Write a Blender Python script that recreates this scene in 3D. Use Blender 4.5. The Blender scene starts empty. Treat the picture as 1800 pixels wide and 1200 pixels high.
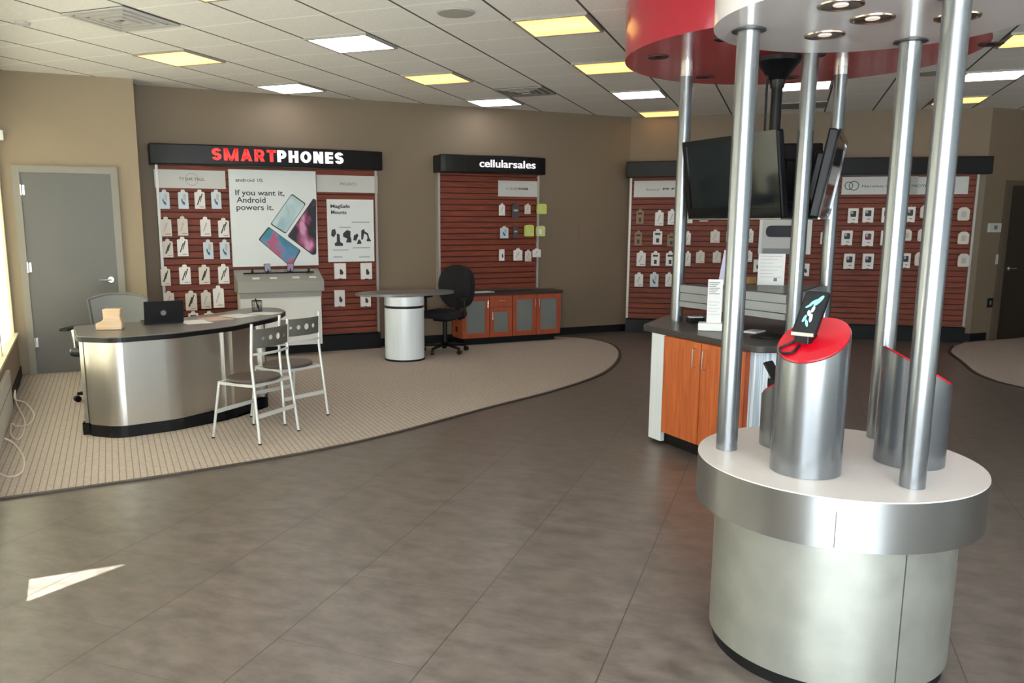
import bpy, bmesh, math, random
from mathutils import Vector, Matrix
random.seed(4)
PI = math.pi
S2 = math.sqrt(0.5)
SC = bpy.context.scene
COL = SC.collection

# ------------------------------------------------------------------ camera
# world: X along the feature walls, Y away from the camera, Z up, metres.
CAM_H = 1.6136
F = 1425.69; CX0 = 843.46; CY0 = 634.49
PITCH = 0.168298; ROLL = 0.00117; YAW = 0.360492 - PI/4     # yaw about Z, to the left of +Y
def cam_axes():
    fw = Vector((-math.sin(YAW)*math.cos(PITCH), math.cos(YAW)*math.cos(PITCH), -math.sin(PITCH)))
    r = Vector((math.cos(YAW), math.sin(YAW), 0)); u = r.cross(fw)
    r2 = r*math.cos(ROLL)+u*math.sin(ROLL); u2 = -r*math.sin(ROLL)+u*math.cos(ROLL)
    return fw, r2, u2
FW, RT, UP = cam_axes()
CAM = Vector((0, 0, CAM_H))
cd = bpy.data.cameras.new('camera'); co = bpy.data.objects.new('camera', cd); COL.objects.link(co)
cd.sensor_width = 36; cd.lens = F/1800*36
cd.shift_x = (900-CX0)/1800; cd.shift_y = (CY0-600)/1800
cd.clip_start = 0.02; cd.clip_end = 200
M = Matrix((RT, UP, -FW)).transposed().to_4x4(); M.translation = CAM
co.matrix_world = M
SC.camera = co
def ray(px, py): return FW*F + RT*(px-CX0) - UP*(py-CY0)
def at(px, py, z):                      # measured point of the photograph on the level z
    d = ray(px, py); return CAM + d*((z-CAM_H)/d.z)
def onplane(px, py, P, N):
    d = ray(px, py); return CAM + d*((P-CAM).dot(N)/d.dot(N))

# ------------------------------------------------------------------ view, world, daylight
SC.view_settings.view_transform = 'Standard'; SC.view_settings.look = 'None'
SC.view_settings.gamma = 1; SC.view_settings.use_curve_mapping = False
SC.view_settings.exposure = 0.45
w = bpy.data.worlds.new('world'); SC.world = w; w.use_nodes = True
w.node_tree.nodes['Background'].inputs[0].default_value = (0.75, 0.86, 1.0, 1)
w.node_tree.nodes['Background'].inputs[1].default_value = 1.0
SUN_DIR = Vector((-0.35, -0.75, 0.78)).normalized()       # towards the sun
sd = bpy.data.lights.new('sun', 'SUN'); sd.energy = 46; sd.angle = 0.009; sd.color = (1, .96, .88)
so = bpy.data.objects.new('sun', sd); COL.objects.link(so)
so.rotation_euler = (-SUN_DIR).to_track_quat('-Z', 'Y').to_euler()
def area(name, loc, direction, sx, sy, power, color):
    l = bpy.data.lights.new(name, 'AREA'); l.shape = 'RECTANGLE'; l.size = sx; l.size_y = sy
    l.energy = power; l.color = color
    o = bpy.data.objects.new(name, l); COL.objects.link(o); o.location = loc
    o.rotation_euler = Vector(direction).to_track_quat('-Z', 'Y').to_euler()
    return o
DAY = (0.90, 0.96, 1.0)
area('daylight_left', (-3.16, -1.6, 1.5), (1, 0.6, 0.8), 2.7, 2.0, 480, DAY)
area('daylight_rear', (-0.3, -3.16, 1.5), (-0.05, 1, 0.75), 3.4, 2.0, 520, DAY)
area('daylight_blinds', (-1.25, 6.0, 1.5), (1, 0.05, 0.3), 7.2, 2.1, 760, (.96, .98, 1.0))

# ------------------------------------------------------------------ materials
def newmat(name):
    m = bpy.data.materials.new(name); m.use_nodes = True
    return m, m.node_tree, m.node_tree.nodes['Principled BSDF']
def N(nt, t, **k):
    n = nt.nodes.new(t)
    for a, b in k.items(): setattr(n, a, b)
    return n
def mat(name, col, rough=0.5, metal=0.0, var=0.0, scale=8, bump=0.0, bscale=60, emit=None, es=0, coat=0.0,
        stretch=None, spec=None, trans=0.0, alpha=1.0):
    m, nt, b = newmat(name)
    c = (*col, 1); b.inputs['Base Color'].default_value = c
    b.inputs['Roughness'].default_value = rough; b.inputs['Metallic'].default_value = metal
    if spec is not None: b.inputs['Specular IOR Level'].default_value = spec
    if coat: b.inputs['Coat Weight'].default_value = coat; b.inputs['Coat Roughness'].default_value = .1
    if trans: b.inputs['Transmission Weight'].default_value = trans
    b.inputs['Alpha'].default_value = alpha
    if emit: b.inputs['Emission Color'].default_value = (*emit, 1); b.inputs['Emission Strength'].default_value = es
    tc = N(nt, 'ShaderNodeTexCoord'); mp = N(nt, 'ShaderNodeMapping'); nt.links.new(tc.outputs['Object'], mp.inputs[0])
    if stretch: mp.inputs['Scale'].default_value = stretch
    nz = N(nt, 'ShaderNodeTexNoise'); nz.inputs['Scale'].default_value = scale; nz.inputs['Detail'].default_value = 5
    nt.links.new(mp.outputs[0], nz.inputs['Vector'])
    mx = N(nt, 'ShaderNodeMix', data_type='RGBA'); mx.inputs[0].default_value = 0
    v = max(var, 0.02)
    mx.inputs[6].default_value = (*[x*(1-v) for x in col], 1); mx.inputs[7].default_value = (*[min(1, x*(1+v)) for x in col], 1)
    nt.links.new(nz.outputs[0], mx.inputs[0]); nt.links.new(mx.outputs[2], b.inputs['Base Color'])
    if bump:
        n2 = N(nt, 'ShaderNodeTexNoise'); n2.inputs['Scale'].default_value = bscale; nt.links.new(mp.outputs[0], n2.inputs['Vector'])
        bp = N(nt, 'ShaderNodeBump'); bp.inputs['Strength'].default_value = bump; bp.inputs['Distance'].default_value = .01
        nt.links.new(n2.outputs[0], bp.inputs['Height']); nt.links.new(bp.outputs[0], b.inputs['Normal'])
    return m
def math_node(nt, op, a, bb=None):
    n = N(nt, 'ShaderNodeMath', operation=op)
    for i, v in enumerate((a, bb)):
        if v is None: continue
        if isinstance(v, (int, float)): n.inputs[i].default_value = v
        else: nt.links.new(v, n.inputs[i])
    return n.outputs[0]
def line_mask(nt, coord, off, period, width):      # 1 on the joint lines
    t = math_node(nt, 'DIVIDE', math_node(nt, 'SUBTRACT', coord, off-width/2), period)
    fr = math_node(nt, 'FRACT', math_node(nt, 'ADD', t, 1000.0))
    return math_node(nt, 'LESS_THAN', fr, width/period)
def tiled(name, base, lineA, lineB, offA, offB, perA, perB, wA, wB, rough, var, scale, spec=.5, stretchn=(1, 1, 1), rvar=0.0, stagger=False, bump=0):
    m, nt, b = newmat(name)
    tc = N(nt, 'ShaderNodeTexCoord'); sp = N(nt, 'ShaderNodeSeparateXYZ'); nt.links.new(tc.outputs['Object'], sp.inputs[0])
    x, y = sp.outputs[0], sp.outputs[1]
    mp = N(nt, 'ShaderNodeMapping'); mp.inputs['Scale'].default_value = stretchn; nt.links.new(tc.outputs['Object'], mp.inputs[0])
    nz = N(nt, 'ShaderNodeTexNoise'); nz.inputs['Scale'].default_value = scale; nz.inputs['Detail'].default_value = 8; nz.inputs['Roughness'].default_value = .65
    nt.links.new(mp.outputs[0], nz.inputs['Vector'])
    rp = N(nt, 'ShaderNodeValToRGB'); rp.color_ramp.elements[0].position = .32; rp.color_ramp.elements[1].position = .68
    rp.color_ramp.elements[0].color = (*[c*(1-var) for c in base], 1); rp.color_ramp.elements[1].color = (*[min(1, c*(1+var)) for c in base], 1)
    nt.links.new(nz.outputs[0], rp.inputs[0])
    cur = rp.outputs[0]
    mA = line_mask(nt, x, offA, perA, wA)
    yy = y
    if stagger:
        col = math_node(nt, 'FLOOR', math_node(nt, 'DIVIDE', math_node(nt, 'SUBTRACT', x, offA), perA))
        yy = math_node(nt, 'ADD', y, math_node(nt, 'MULTIPLY', col, perB*.37))
    mB = line_mask(nt, yy, offB, perB, wB)
    for msk, lc in ((mB, lineB), (mA, lineA)):
        mx = N(nt, 'ShaderNodeMix', data_type='RGBA'); nt.links.new(msk, mx.inputs[0]); nt.links.new(cur, mx.inputs[6]); mx.inputs[7].default_value = (*lc, 1); cur = mx.outputs[2]
    nt.links.new(cur, b.inputs['Base Color'])
    b.inputs['Specular IOR Level'].default_value = spec
    if rvar:
        mr = N(nt, 'ShaderNodeMapRange'); nt.links.new(nz.outputs[0], mr.inputs[0]); mr.inputs[3].default_value = rough-rvar; mr.inputs[4].default_value = rough+rvar
        nt.links.new(mr.outputs[0], b.inputs['Roughness'])
    else: b.inputs['Roughness'].default_value = rough
    if bump:
        bp = N(nt, 'ShaderNodeBump'); bp.inputs['Strength'].default_value = bump; bp.inputs['Distance'].default_value = .004
        nt.links.new(nz.outputs[0], bp.inputs['Height']); nt.links.new(bp.outputs[0], b.inputs['Normal'])
    return m
def wood(name, c1, c2, rough=.4, axis=2, scale=3.0):
    m, nt, b = newmat(name)
    tc = N(nt, 'ShaderNodeTexCoord'); mp = N(nt, 'ShaderNodeMapping'); nt.links.new(tc.outputs['Object'], mp.inputs[0])
    s = [14, 14, 14]; s[axis] = 1.2; mp.inputs['Scale'].default_value = s
    nz = N(nt, 'ShaderNodeTexNoise'); nz.inputs['Scale'].default_value = scale; nz.inputs['Detail'].default_value = 6; nz.inputs['Distortion'].default_value = .6
    nt.links.new(mp.outputs[0], nz.inputs['Vector'])
    rp = N(nt, 'ShaderNodeValToRGB'); rp.color_ramp.elements[0].position = .3; rp.color_ramp.elements[1].position = .7
    rp.color_ramp.elements[0].color = (*c1, 1); rp.color_ramp.elements[1].color = (*c2, 1)
    nt.links.new(nz.outputs[0], rp.inputs[0]); nt.links.new(rp.outputs[0], b.inputs['Base Color']); b.inputs['Roughness'].default_value = rough
    return m
def glassy(name, tint=(.9, .95, .95), gl=.12):
    m, nt, b = newmat(name); nt.nodes.remove(b)
    out = nt.nodes['Material Output']; t = N(nt, 'ShaderNodeBsdfTransparent'); t.inputs[0].default_value = (*tint, 1)
    g = N(nt, 'ShaderNodeBsdfGlossy'); g.inputs['Roughness'].default_value = .02; mx = N(nt, 'ShaderNodeMixShader'); mx.inputs[0].default_value = gl
    nt.links.new(t.outputs[0], mx.inputs[1]); nt.links.new(g.outputs[0], mx.inputs[2]); nt.links.new(mx.outputs[0], out.inputs[0])
    return m
def lamp_mat(name, col, edge, strength):      # a troffer diffuser: brighter along its two tubes
    m, nt, b = newmat(name)
    tc = N(nt, 'ShaderNodeTexCoord'); sp = N(nt, 'ShaderNodeSeparateXYZ'); nt.links.new(tc.outputs['Object'], sp.inputs[0])
    a = math_node(nt, 'ABSOLUTE', sp.outputs[1])
    t = N(nt, 'ShaderNodeMapRange'); nt.links.new(a, t.inputs[0]); t.inputs[1].default_value = .05; t.inputs[2].default_value = .29; t.inputs[3].default_value = 0; t.inputs[4].default_value = 1
    mx = N(nt, 'ShaderNodeMix', data_type='RGBA'); nt.links.new(t.outputs[0], mx.inputs[0]); mx.inputs[6].default_value = (*col, 1); mx.inputs[7].default_value = (*edge, 1)
    b.inputs['Base Color'].default_value = (.8, .8, .8, 1); nt.links.new(mx.outputs[2], b.inputs['Emission Color']); b.inputs['Emission Strength'].default_value = strength
    return m
def ribbed(name, c1, c2, period, axis_angle=True):
    m, nt, b = newmat(name)
    tc = N(nt, 'ShaderNodeTexCoord'); nz = N(nt, 'ShaderNodeTexNoise'); mp = N(nt, 'ShaderNodeMapping'); mp.inputs['Scale'].default_value = (85, 85, 1.2)
    nt.links.new(tc.outputs['Object'], mp.inputs[0]); nt.links.new(mp.outputs[0], nz.inputs['Vector']); nz.inputs['Scale'].default_value = 1.0; nz.inputs['Detail'].default_value = 1; nz.inputs['Distortion'].default_value = 1.0
    rp = N(nt, 'ShaderNodeValToRGB'); rp.color_ramp.elements[0].position = .40; rp.color_ramp.elements[1].position = .56
    rp.color_ramp.elements[0].color = (*c1, 1); rp.color_ramp.elements[1].color = (*c2, 1)
    nt.links.new(nz.outputs[0], rp.inputs[0]); nt.links.new(rp.outputs[0], b.inputs['Base Color']); b.inputs['Roughness'].default_value = .35
    return m

TAN = mat('tan_paint', (.33, .258, .175), .6, var=.04, scale=2, bump=.05, bscale=220)
TAUPE = mat('taupe_paint', (.20, .148, .098), .6, var=.04, scale=2, bump=.05, bscale=220)
CREAM = mat('cream_paint', (.78, .70, .52), .55)
CEIL = tiled('ceiling_tile', (.82, .805, .785), (.12, .11, .10), (.97, .96, .95), -2.0864, 6.1538, .6096, .6096, .020, .020, .9, .05, 30, spec=.1)  # dark lines in one direction paint the shade of the tile reveals
FLOOR = tiled('vinyl_tile', (.130, .107, .094), (.045, .036, .03), (.085, .07, .06), -.55, .18, .62, .62, .005, .004, .33, .34, 8.0, spec=.55, stretchn=(.75, 1.3, 1), rvar=.07, stagger=True)
CARPET = tiled('loop_carpet', (.43, .37, .33), (.25, .21, .18), (.36, .31, .275), 0, 0, .0415, .0415, .0062, .004, .95, .16, 55, spec=.05, bump=.4)
BLACKTRIM = mat('black_vinyl', (.006, .006, .007), .5, spec=.25)
EDGETRIM = mat('dark_brown_edging', (.045, .034, .028), .5)
DOORGREY = mat('grey_door_paint', (.115, .112, .105), .45, var=.05, scale=3)
FRAMEGREY = mat('grey_frame_paint', (.24, .22, .185), .45)
CHROME = mat('satin_chrome', (.75, .75, .74), .25, 1)
STEEL = mat('brushed_steel', (.60, .58, .54), .30, 1, var=.10, scale=6, stretch=(1, 1, .08))
ALU = mat('brushed_aluminium', (.54, .57, .58), .26, 1, var=.08, scale=5, stretch=(1, 1, .1))
TUBE = mat('satin_silver_tube', (.24, .255, .27), .26, .85, var=.03)
GALV = mat('mottled_zinc', (.40, .41, .37), .42, .75, var=.22, scale=9, bump=.04, bscale=14)
WHITELAM = mat('white_laminate', (.62, .57, .545), .35, var=.02)
CANOPYW = mat('white_canopy_gloss', (.60, .56, .56), .22, var=.02, coat=.5)
CANOPYR = mat('red_canopy_gloss', (.42, .018, .035), .22, var=.03, coat=.25)
REDGLOSS = mat('red_gloss', (.50, .003, .014), .18, coat=.3)
SLAT = wood('cherry_slatwall', (.14, .022, .008), (.24, .047, .016), .6, axis=0)
SLATDARK = mat('slat_groove', (.03, .008, .006), .7)
CHERRY = wood('cherry_door', (.40, .085, .022), (.58, .155, .045), .35, axis=2)
CHERRYD = wood('cherry_cabinet', (.28, .05, .018), (.40, .085, .03), .35, axis=2)
FROST = mat('frosted_insert', (.20, .21, .20), .35, .3)
BLACKP = mat('black_plastic', (.006, .006, .007), .38, spec=.3)
BLACKF = mat('black_fabric', (.008, .008, .010), .9, bump=.3, bscale=300)
HEADER = mat('black_header', (.008, .0075, .0075), .35, var=.1, spec=.22)
LETRED = mat('red_letter', (.75, .02, .02), .4, emit=(1, .05, .04), es=.45)
LETWHT = mat('white_letter', (.85, .82, .84), .4, emit=(1, .95, 1), es=.40)
PANELW = mat('pale_sign_panel', (.55, .54, .52), .4)
INK = mat('dark_ink', (.03, .03, .035), .5)
INKG = mat('grey_ink', (.16, .16, .17), .5)
MAROON = mat('maroon_ink', (.12, .02, .03), .5)
POSTW = mat('poster_paper', (.68, .71, .72), .35, coat=.2)
WHITE = mat('white_plastic', (.72, .72, .70), .4)
PACKW = mat('white_card', (.74, .71, .69), .5, var=.04, scale=20)
PACKT = mat('off_white_card', (.62, .56, .50), .5, var=.05, scale=20)
PACKB = mat('blue_grey_card', (.50, .56, .62), .4, var=.08, scale=20)
PACKK = mat('kraft_card', (.26, .17, .09), .6, var=.06, scale=20)
PACKY = mat('lime_card', (.52, .60, .13), .45, var=.1, scale=20)
PACKYP = mat('pale_lime_card', (.55, .58, .25), .45, var=.1, scale=20)
PACKD = mat('dark_card', (.06, .055, .06), .4)
BLUEINK = mat('deep_blue_print', (.03, .10, .22), .4)
GREYINK = mat('pale_grey_print', (.42, .40, .39), .5)
WIREM = mat('dark_wire_mesh', (.05, .05, .05), .5, .5)
CHARMESH = mat('grey_chair_mesh', (.12, .125, .13), .6)
COUNTER = mat('dark_speckled_laminate', (.045, .038, .034), .36, var=.4, scale=60)
COUNTERL = mat('grey_speckled_laminate', (.16, .15, .145), .28, var=.3, scale=60)
RIBW = ribbed('ribbed_white_metal', (.34, .41, .50), (.74, .79, .84), .02)
PALEMETAL = mat('pale_ribbed_panel', (.70, .75, .79), .35, .05, var=.10, scale=5, stretch=(14, 14, .3))
BRONZE = mat('bronze_reflector', (.50, .40, .34), .25, 1)
BULB = mat('bulb_glass', (.8, .75, .7), .2, emit=(1, .8, .6), es=.3)
DARKR = mat('dark_reflector', (.03, .012, .012), .3)
SEAT = mat('dark_brown_seat', (.075, .055, .045), .4)
CHAIRW = mat('white_chair_frame', (.62, .63, .61), .35, .3)
PERF = mat('grey_perforated_metal', (.17, .165, .145), .45, .5)
LAMPW = lamp_mat('cool_tube_glow', (1, .99, 1), (1, .98, .98), 4.6)
LAMPY = lamp_mat('warm_tube_glow', (1, .64, .17), (1, .38, .06), 1.55)
TROFF = mat('troffer_edge', (.35, .33, .29), .6)
GLASS = glassy('window_glass')
SCREEN = mat('dark_screen', (.006, .010, .013), .07, spec=.5)
WOODB = wood('pale_birch', (.55, .38, .24), (.68, .50, .34), .5, axis=0)
PAPER = mat('paper', (.72, .72, .72), .6)
GREYPL = mat('grey_plastic', (.30, .29, .27), .45)
SILV = mat('silver_paint', (.42, .39, .36), .4, .4)
CABLEW = mat('white_cable', (.66, .58, .50), .5)
SHADE, _nt, _b = newmat('cream_blind'); _b.inputs['Base Color'].default_value = (.80, .75, .64, 1); _b.inputs['Roughness'].default_value = .8
_t = N(_nt, 'ShaderNodeBsdfTranslucent'); _t.inputs[0].default_value = (.80, .76, .68, 1); _m = N(_nt, 'ShaderNodeMixShader'); _m.inputs[0].default_value = .4
_nt.links.new(_b.outputs[0], _m.inputs[1]); _nt.links.new(_t.outputs[0], _m.inputs[2]); _nt.links.new(_m.outputs[0], _nt.nodes['Material Output'].inputs[0])
CONC = mat('pale_concrete', (.45, .44, .42), .9)

# ------------------------------------------------------------------ geometry helpers
class MB:
    def __init__(s): s.v = []; s.f = []; s.sm = []
    def add(s, vs, fs, smooth=False):
        o = len(s.v); s.v += [Vector(q) for q in vs]; s.f += [[o+i for i in f] for f in fs]; s.sm += [smooth]*len(fs); return s
    def box(s, c, d, rz=0, mtx=None):
        cx, cy, cz = c; hx, hy, hz = d[0]/2, d[1]/2, d[2]/2
        vs = [Vector((x, y, z)) for z in (-hz, hz) for y in (-hy, hy) for x in (-hx, hx)]
        R = mtx if mtx else Matrix.Rotation(rz, 3, 'Z')
        vs = [R @ q + Vector(c) for q in vs]
        return s.add(vs, [(0, 2, 3, 1), (4, 5, 7, 6), (0, 1, 5, 4), (2, 6, 7, 3), (0, 4, 6, 2), (1, 3, 7, 5)])
    def bx(s, x0, x1, y0, y1, z0, z1): return s.box(((x0+x1)/2, (y0+y1)/2, (z0+z1)/2), (x1-x0, y1-y0, z1-z0))
    def prism(s, poly, z0, z1, smooth=False):
        n = len(poly); zf = (lambda z, p: z(p) if callable(z) else z)
        vs = [(p[0], p[1], zf(z0, p)) for p in poly] + [(p[0], p[1], zf(z1, p)) for p in poly]
        a = sum(poly[i][0]*poly[(i+1) % n][1]-poly[(i+1) % n][0]*poly[i][1] for i in range(n))
        o = len(s.v); s.v += [Vector(q) for q in vs]
        bot = list(range(n)); top = list(range(n, 2*n))
        sd_ = [(i, (i+1) % n, n+(i+1) % n, n+i) for i in range(n)]
        if a > 0: bot.reverse()
        else: top.reverse(); sd_ = [tuple(reversed(q)) for q in sd_]
        s.f += [[o+i for i in bot], [o+i for i in top]]; s.sm += [False, False]
        s.f += [[o+i for i in q] for q in sd_]; s.sm += [smooth]*n
        return s
    def cyl(s, c, r, z0, z1, n=32, r2=None, smooth=True):
        return s.lathe([(0, z0), (r, z0), (r if r2 is None else r2, z1), (0, z1)], c, n, sharp=True)
    def lathe(s, prof, c=(0, 0), n=32, sharp=False, mtx=None, cz=0):
        # prof: list of (radius, z); with sharp, each ring pair gets its own verts
        segs = [(prof[i], prof[i+1]) for i in range(len(prof)-1)]
        for (r0, z0), (r1, z1) in segs:
            vs = []
            for k in range(n):
                a = 2*PI*k/n
                vs.append(Vector((r0*math.cos(a), r0*math.sin(a), z0)))
            for k in range(n):
                a = 2*PI*k/n
                vs.append(Vector((r1*math.cos(a), r1*math.sin(a), z1)))
            if mtx: vs = [mtx @ q for q in vs]
            vs = [q+Vector((c[0], c[1], cz)) for q in vs]
            if r0 < 1e-6: s.add(vs[n:], [list(range(n))], False)
            elif r1 < 1e-6: s.add(vs[:n], [list(range(n))], False)
            else: s.add(vs, [(k, (k+1) % n, n+(k+1) % n, n+k) for k in range(n)], True)
        return s
    def tube(s, pts, r, n=10, cap=True, flat=None):
        pts = [Vector(p) for p in pts]; rs = r if isinstance(r, (list, tuple)) else [r]*len(pts)
        o = len(s.v); ref = None
        for i, p in enumerate(pts):
            t = (pts[min(i+1, len(pts)-1)]-pts[max(i-1, 0)]).normalized()
            if ref is None:
                ref = Vector((0, 0, 1)) if abs(t.z) < .9 else Vector((1, 0, 0))
            a = t.cross(ref).normalized(); b = a.cross(t).normalized(); ref = b
            for k in range(n):
                an = 2*PI*k/n; s.v.append(p+(a*math.cos(an)*(flat or 1)+b*math.sin(an))*rs[i])
        m = len(pts)
        for i in range(m-1):
            for k in range(n):
                s.f.append([o+i*n+k, o+i*n+(k+1) % n, o+(i+1)*n+(k+1) % n, o+(i+1)*n+k]); s.sm.append(True)
        if cap:
            s.f.append([o+k for k in range(n)][::-1]); s.sm.append(False)
            s.f.append([o+(m-1)*n+k for k in range(n)]); s.sm.append(False)
        return s
    def grid(s, fn, nu, nv, thick=0, smooth=True):       # fn(u,v)->Vector; solid when thick
        o = len(s.v)
        P = [[Vector(fn(i/nu, j/nv)) for j in range(nv+1)] for i in range(nu+1)]
        def nrm(i, j):
            a = P[min(i+1, nu)][j]-P[max(i-1, 0)][j]; b = P[i][min(j+1, nv)]-P[i][max(j-1, 0)]
            return a.cross(b).normalized()
        for i in range(nu+1):
            for j in range(nv+1): s.v.append(P[i][j])
        idx = lambda i, j: o+i*(nv+1)+j
        for i in range(nu):
            for j in range(nv): s.f.append([idx(i, j), idx(i+1, j), idx(i+1, j+1), idx(i, j+1)]); s.sm.append(smooth)
        if thick:
            o2 = len(s.v)
            for i in range(nu+1):
                for j in range(nv+1): s.v.append(P[i][j]-nrm(i, j)*thick)
            jd = lambda i, j: o2+i*(nv+1)+j
            for i in range(nu):
                for j in range(nv): s.f.append([jd(i, j), jd(i, j+1), jd(i+1, j+1), jd(i+1, j)]); s.sm.append(smooth)
            for i in range(nu):
                s.f.append([idx(i, 0), jd(i, 0), jd(i+1, 0), idx(i+1, 0)]); s.sm.append(False)
                s.f.append([idx(i, nv), idx(i+1, nv), jd(i+1, nv), jd(i, nv)]); s.sm.append(False)
            for j in range(nv):
                s.f.append([idx(0, j), idx(0, j+1), jd(0, j+1), jd(0, j)]); s.sm.append(False)
                s.f.append([idx(nu, j), jd(nu, j), jd(nu, j+1), idx(nu, j+1)]); s.sm.append(False)
        return s
    def xf(s, mtx): s.v = [mtx @ q for q in s.v]; return s

def obj(name, mb, m, parent=None, bevel=0, label=None, loc=None, fix=False, sub=0):
    me = bpy.data.meshes.new(name); me.from_pydata([tuple(q) for q in mb.v], [], mb.f); me.update()
    for p, sm in zip(me.polygons, mb.sm): p.use_smooth = sm
    if True:
        bm = bmesh.new(); bm.from_mesh(me); bmesh.ops.recalc_face_normals(bm, faces=bm.faces)
        for e in bm.edges:
            if len(e.link_faces) == 2 and e.calc_face_angle(0) > .6: e.smooth = False
        bm.to_mesh(me); bm.free()
    me.materials.append(m)
    o = bpy.data.objects.new(name, me); COL.objects.link(o)
    if parent: o.parent = parent
    if loc: o.location = loc
    if bevel:
        b = o.modifiers.new('bevel', 'BEVEL'); b.width = bevel; b.segments = 2; b.limit_method = 'ANGLE'; b.angle_limit = .6
    if sub:
        b = o.modifiers.new('sub', 'SUBSURF'); b.levels = sub; b.render_levels = sub
    if label: o['label'] = label
    return o
def thing(name, label, cat, loc=(0, 0, 0), rz=0, group=None):
    o = bpy.data.objects.new(name, None); COL.objects.link(o); o.location = loc; o.rotation_euler = (0, 0, rz); o.empty_display_size = .1
    return tag(o, label, cat, group)
def tag(o, label, cat, group=None):
    o['label'] = label; o['category'] = cat
    if group: o['group'] = group
    return o
def struct(name, mb, m, parent=None, **k):
    o = obj(name, mb, m, parent, **k)
    if not parent: o['kind'] = 'structure'
    return o
def copy_tree(o, parent=None):
    c = o.copy(); COL.objects.link(c)
    if parent: c.parent = parent
    for ch in list(o.children): copy_tree(ch, c)
    return c
def text(name, body, size, m, parent, loc, depth=.002, bold=0, align='LEFT', sx=1.0, rot=None, space=1.0):
    # writing that faces local -y
    cu = bpy.data.curves.new(name, 'FONT'); cu.body = body; cu.size = size; cu.extrude = depth; cu.offset = bold; cu.align_x = align; cu.space_character = space
    t = bpy.data.objects.new(name, cu); COL.objects.link(t)
    dg = bpy.context.evaluated_depsgraph_get(); me = bpy.data.meshes.new_from_object(t.evaluated_get(dg))
    bpy.data.objects.remove(t)
    R = Matrix.Rotation(PI/2, 4, 'X') @ Matrix.Diagonal((sx, 1, 1, 1))
    me.transform(R); me.materials.clear(); me.materials.append(m)
    o = bpy.data.objects.new(name, me); COL.objects.link(o); o.parent = parent; o.location = loc
    if rot: o.rotation_euler = rot
    return o
def circle(cx, cy, r, n=64, a0=0, a1=2*PI):
    return [(cx+r*math.cos(a0+(a1-a0)*k/n), cy+r*math.sin(a0+(a1-a0)*k/n)) for k in range(n)]
def rounded(pts, r, n=6):       # rounded polygon, r per corner or one r
    out = []; L = len(pts)
    for i in range(L):
        p = Vector(pts[i]); a = Vector(pts[i-1]); b = Vector(pts[(i+1) % L]); rr = r[i] if isinstance(r, (list, tuple)) else r
        if rr <= 0: out.append(tuple(p)); continue
        u = (a-p).normalized(); v = (b-p).normalized(); ang = u.angle(v); d = min(rr/math.tan(ang/2), (a-p).length*.49, (b-p).length*.49)
        s0 = p+u*d; s1 = p+v*d
        for k in range(n+1):
            t = k/n; q = (1-t)**2*s0+2*t*(1-t)*p+t*t*s1; out.append((q.x, q.y))
    return out
def catmull(pts, n=8, closed=False):
    out = []; L = len(pts); P = [Vector(p) for p in pts]
    rng = range(L if closed else L-1)
    for i in rng:
        p0 = P[(i-1) % L] if closed or i > 0 else P[0]; p1 = P[i]; p2 = P[(i+1) % L]; p3 = P[(i+2) % L] if closed or i+2 < L else P[-1]
        for k in range(n):
            t = k/n
            out.append(.5*((2*p1)+(-p0+p2)*t+(2*p0-5*p1+4*p2-p3)*t*t+(-p0+3*p1-3*p2+p3)*t**3))
    if not closed: out.append(P[-1])
    return out

# ------------------------------------------------------------------ the room
ZC = 3.1383
A0 = (-.93, 9.83); A1 = (.35, 9.83); A2 = (.35, 10.24); A3 = (7.05, 10.24); B1 = (10.82, 7.38); C1 = (14.5, 7.38); D1 = (14.5, -3.0); E1 = (-3.0, -3.0); E2 = (-3.0, 2.45); E3 = (-.583, 2.45)
def wallseg(name, a, b, z0, z1, m, t=.12):
    a = Vector(a); b = Vector(b); d = (b-a).normalized(); n = Vector((-d.y, d.x))*t          # thickness to the left of a->b
    return struct(name, MB().prism([tuple(a), tuple(b), tuple(b+n), tuple(a+n)], z0, z1), m)
# floor and ceiling are laid on the building grid, 45 degrees to the feature walls
outline = [(-3.1, -3.1), (14.6, -3.1), (14.6, 10.4), (-1.1, 10.4), (-.84, 2.0), (-1.74, -.1), (-3.1, -.1)]
def ongrid(p): return ((p[0]-p[1])*S2, (p[0]+p[1])*S2)
f = struct('floor', MB().prism([ongrid(p) for p in outline], -.1, 0), FLOOR); f.rotation_euler = (0, 0, -PI/4)
c = struct('ceiling', MB().prism([ongrid(p) for p in outline], ZC, ZC+.15), CEIL); c.rotation_euler = (0, 0, -PI/4)
struct('wall_back_left', MB().prism([(-1.1, 9.83), (.35, 9.83), (.35, 10.4), (-1.1, 10.4)], 0, ZC), TAN)
struct('wall_back', MB().prism([(.35, 10.24), (7.05, 10.24), (7.12, 10.4), (.35, 10.4)], 0, ZC), TAUPE)
struct('wall_back_right', MB().prism([A3, B1, (10.88, 7.5), (7.12, 10.4)], 0, ZC), TAUPE)
struct('wall_right_rear', MB().prism([B1, C1, (14.5, 7.5), (10.88, 7.5)], 0, ZC), TAUPE)
struct('wall_right', MB().prism([(14.5, -3), (14.62, -3), (14.62, 7.5), (14.5, 7.5)], 0, ZC), TAUPE)
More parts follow.
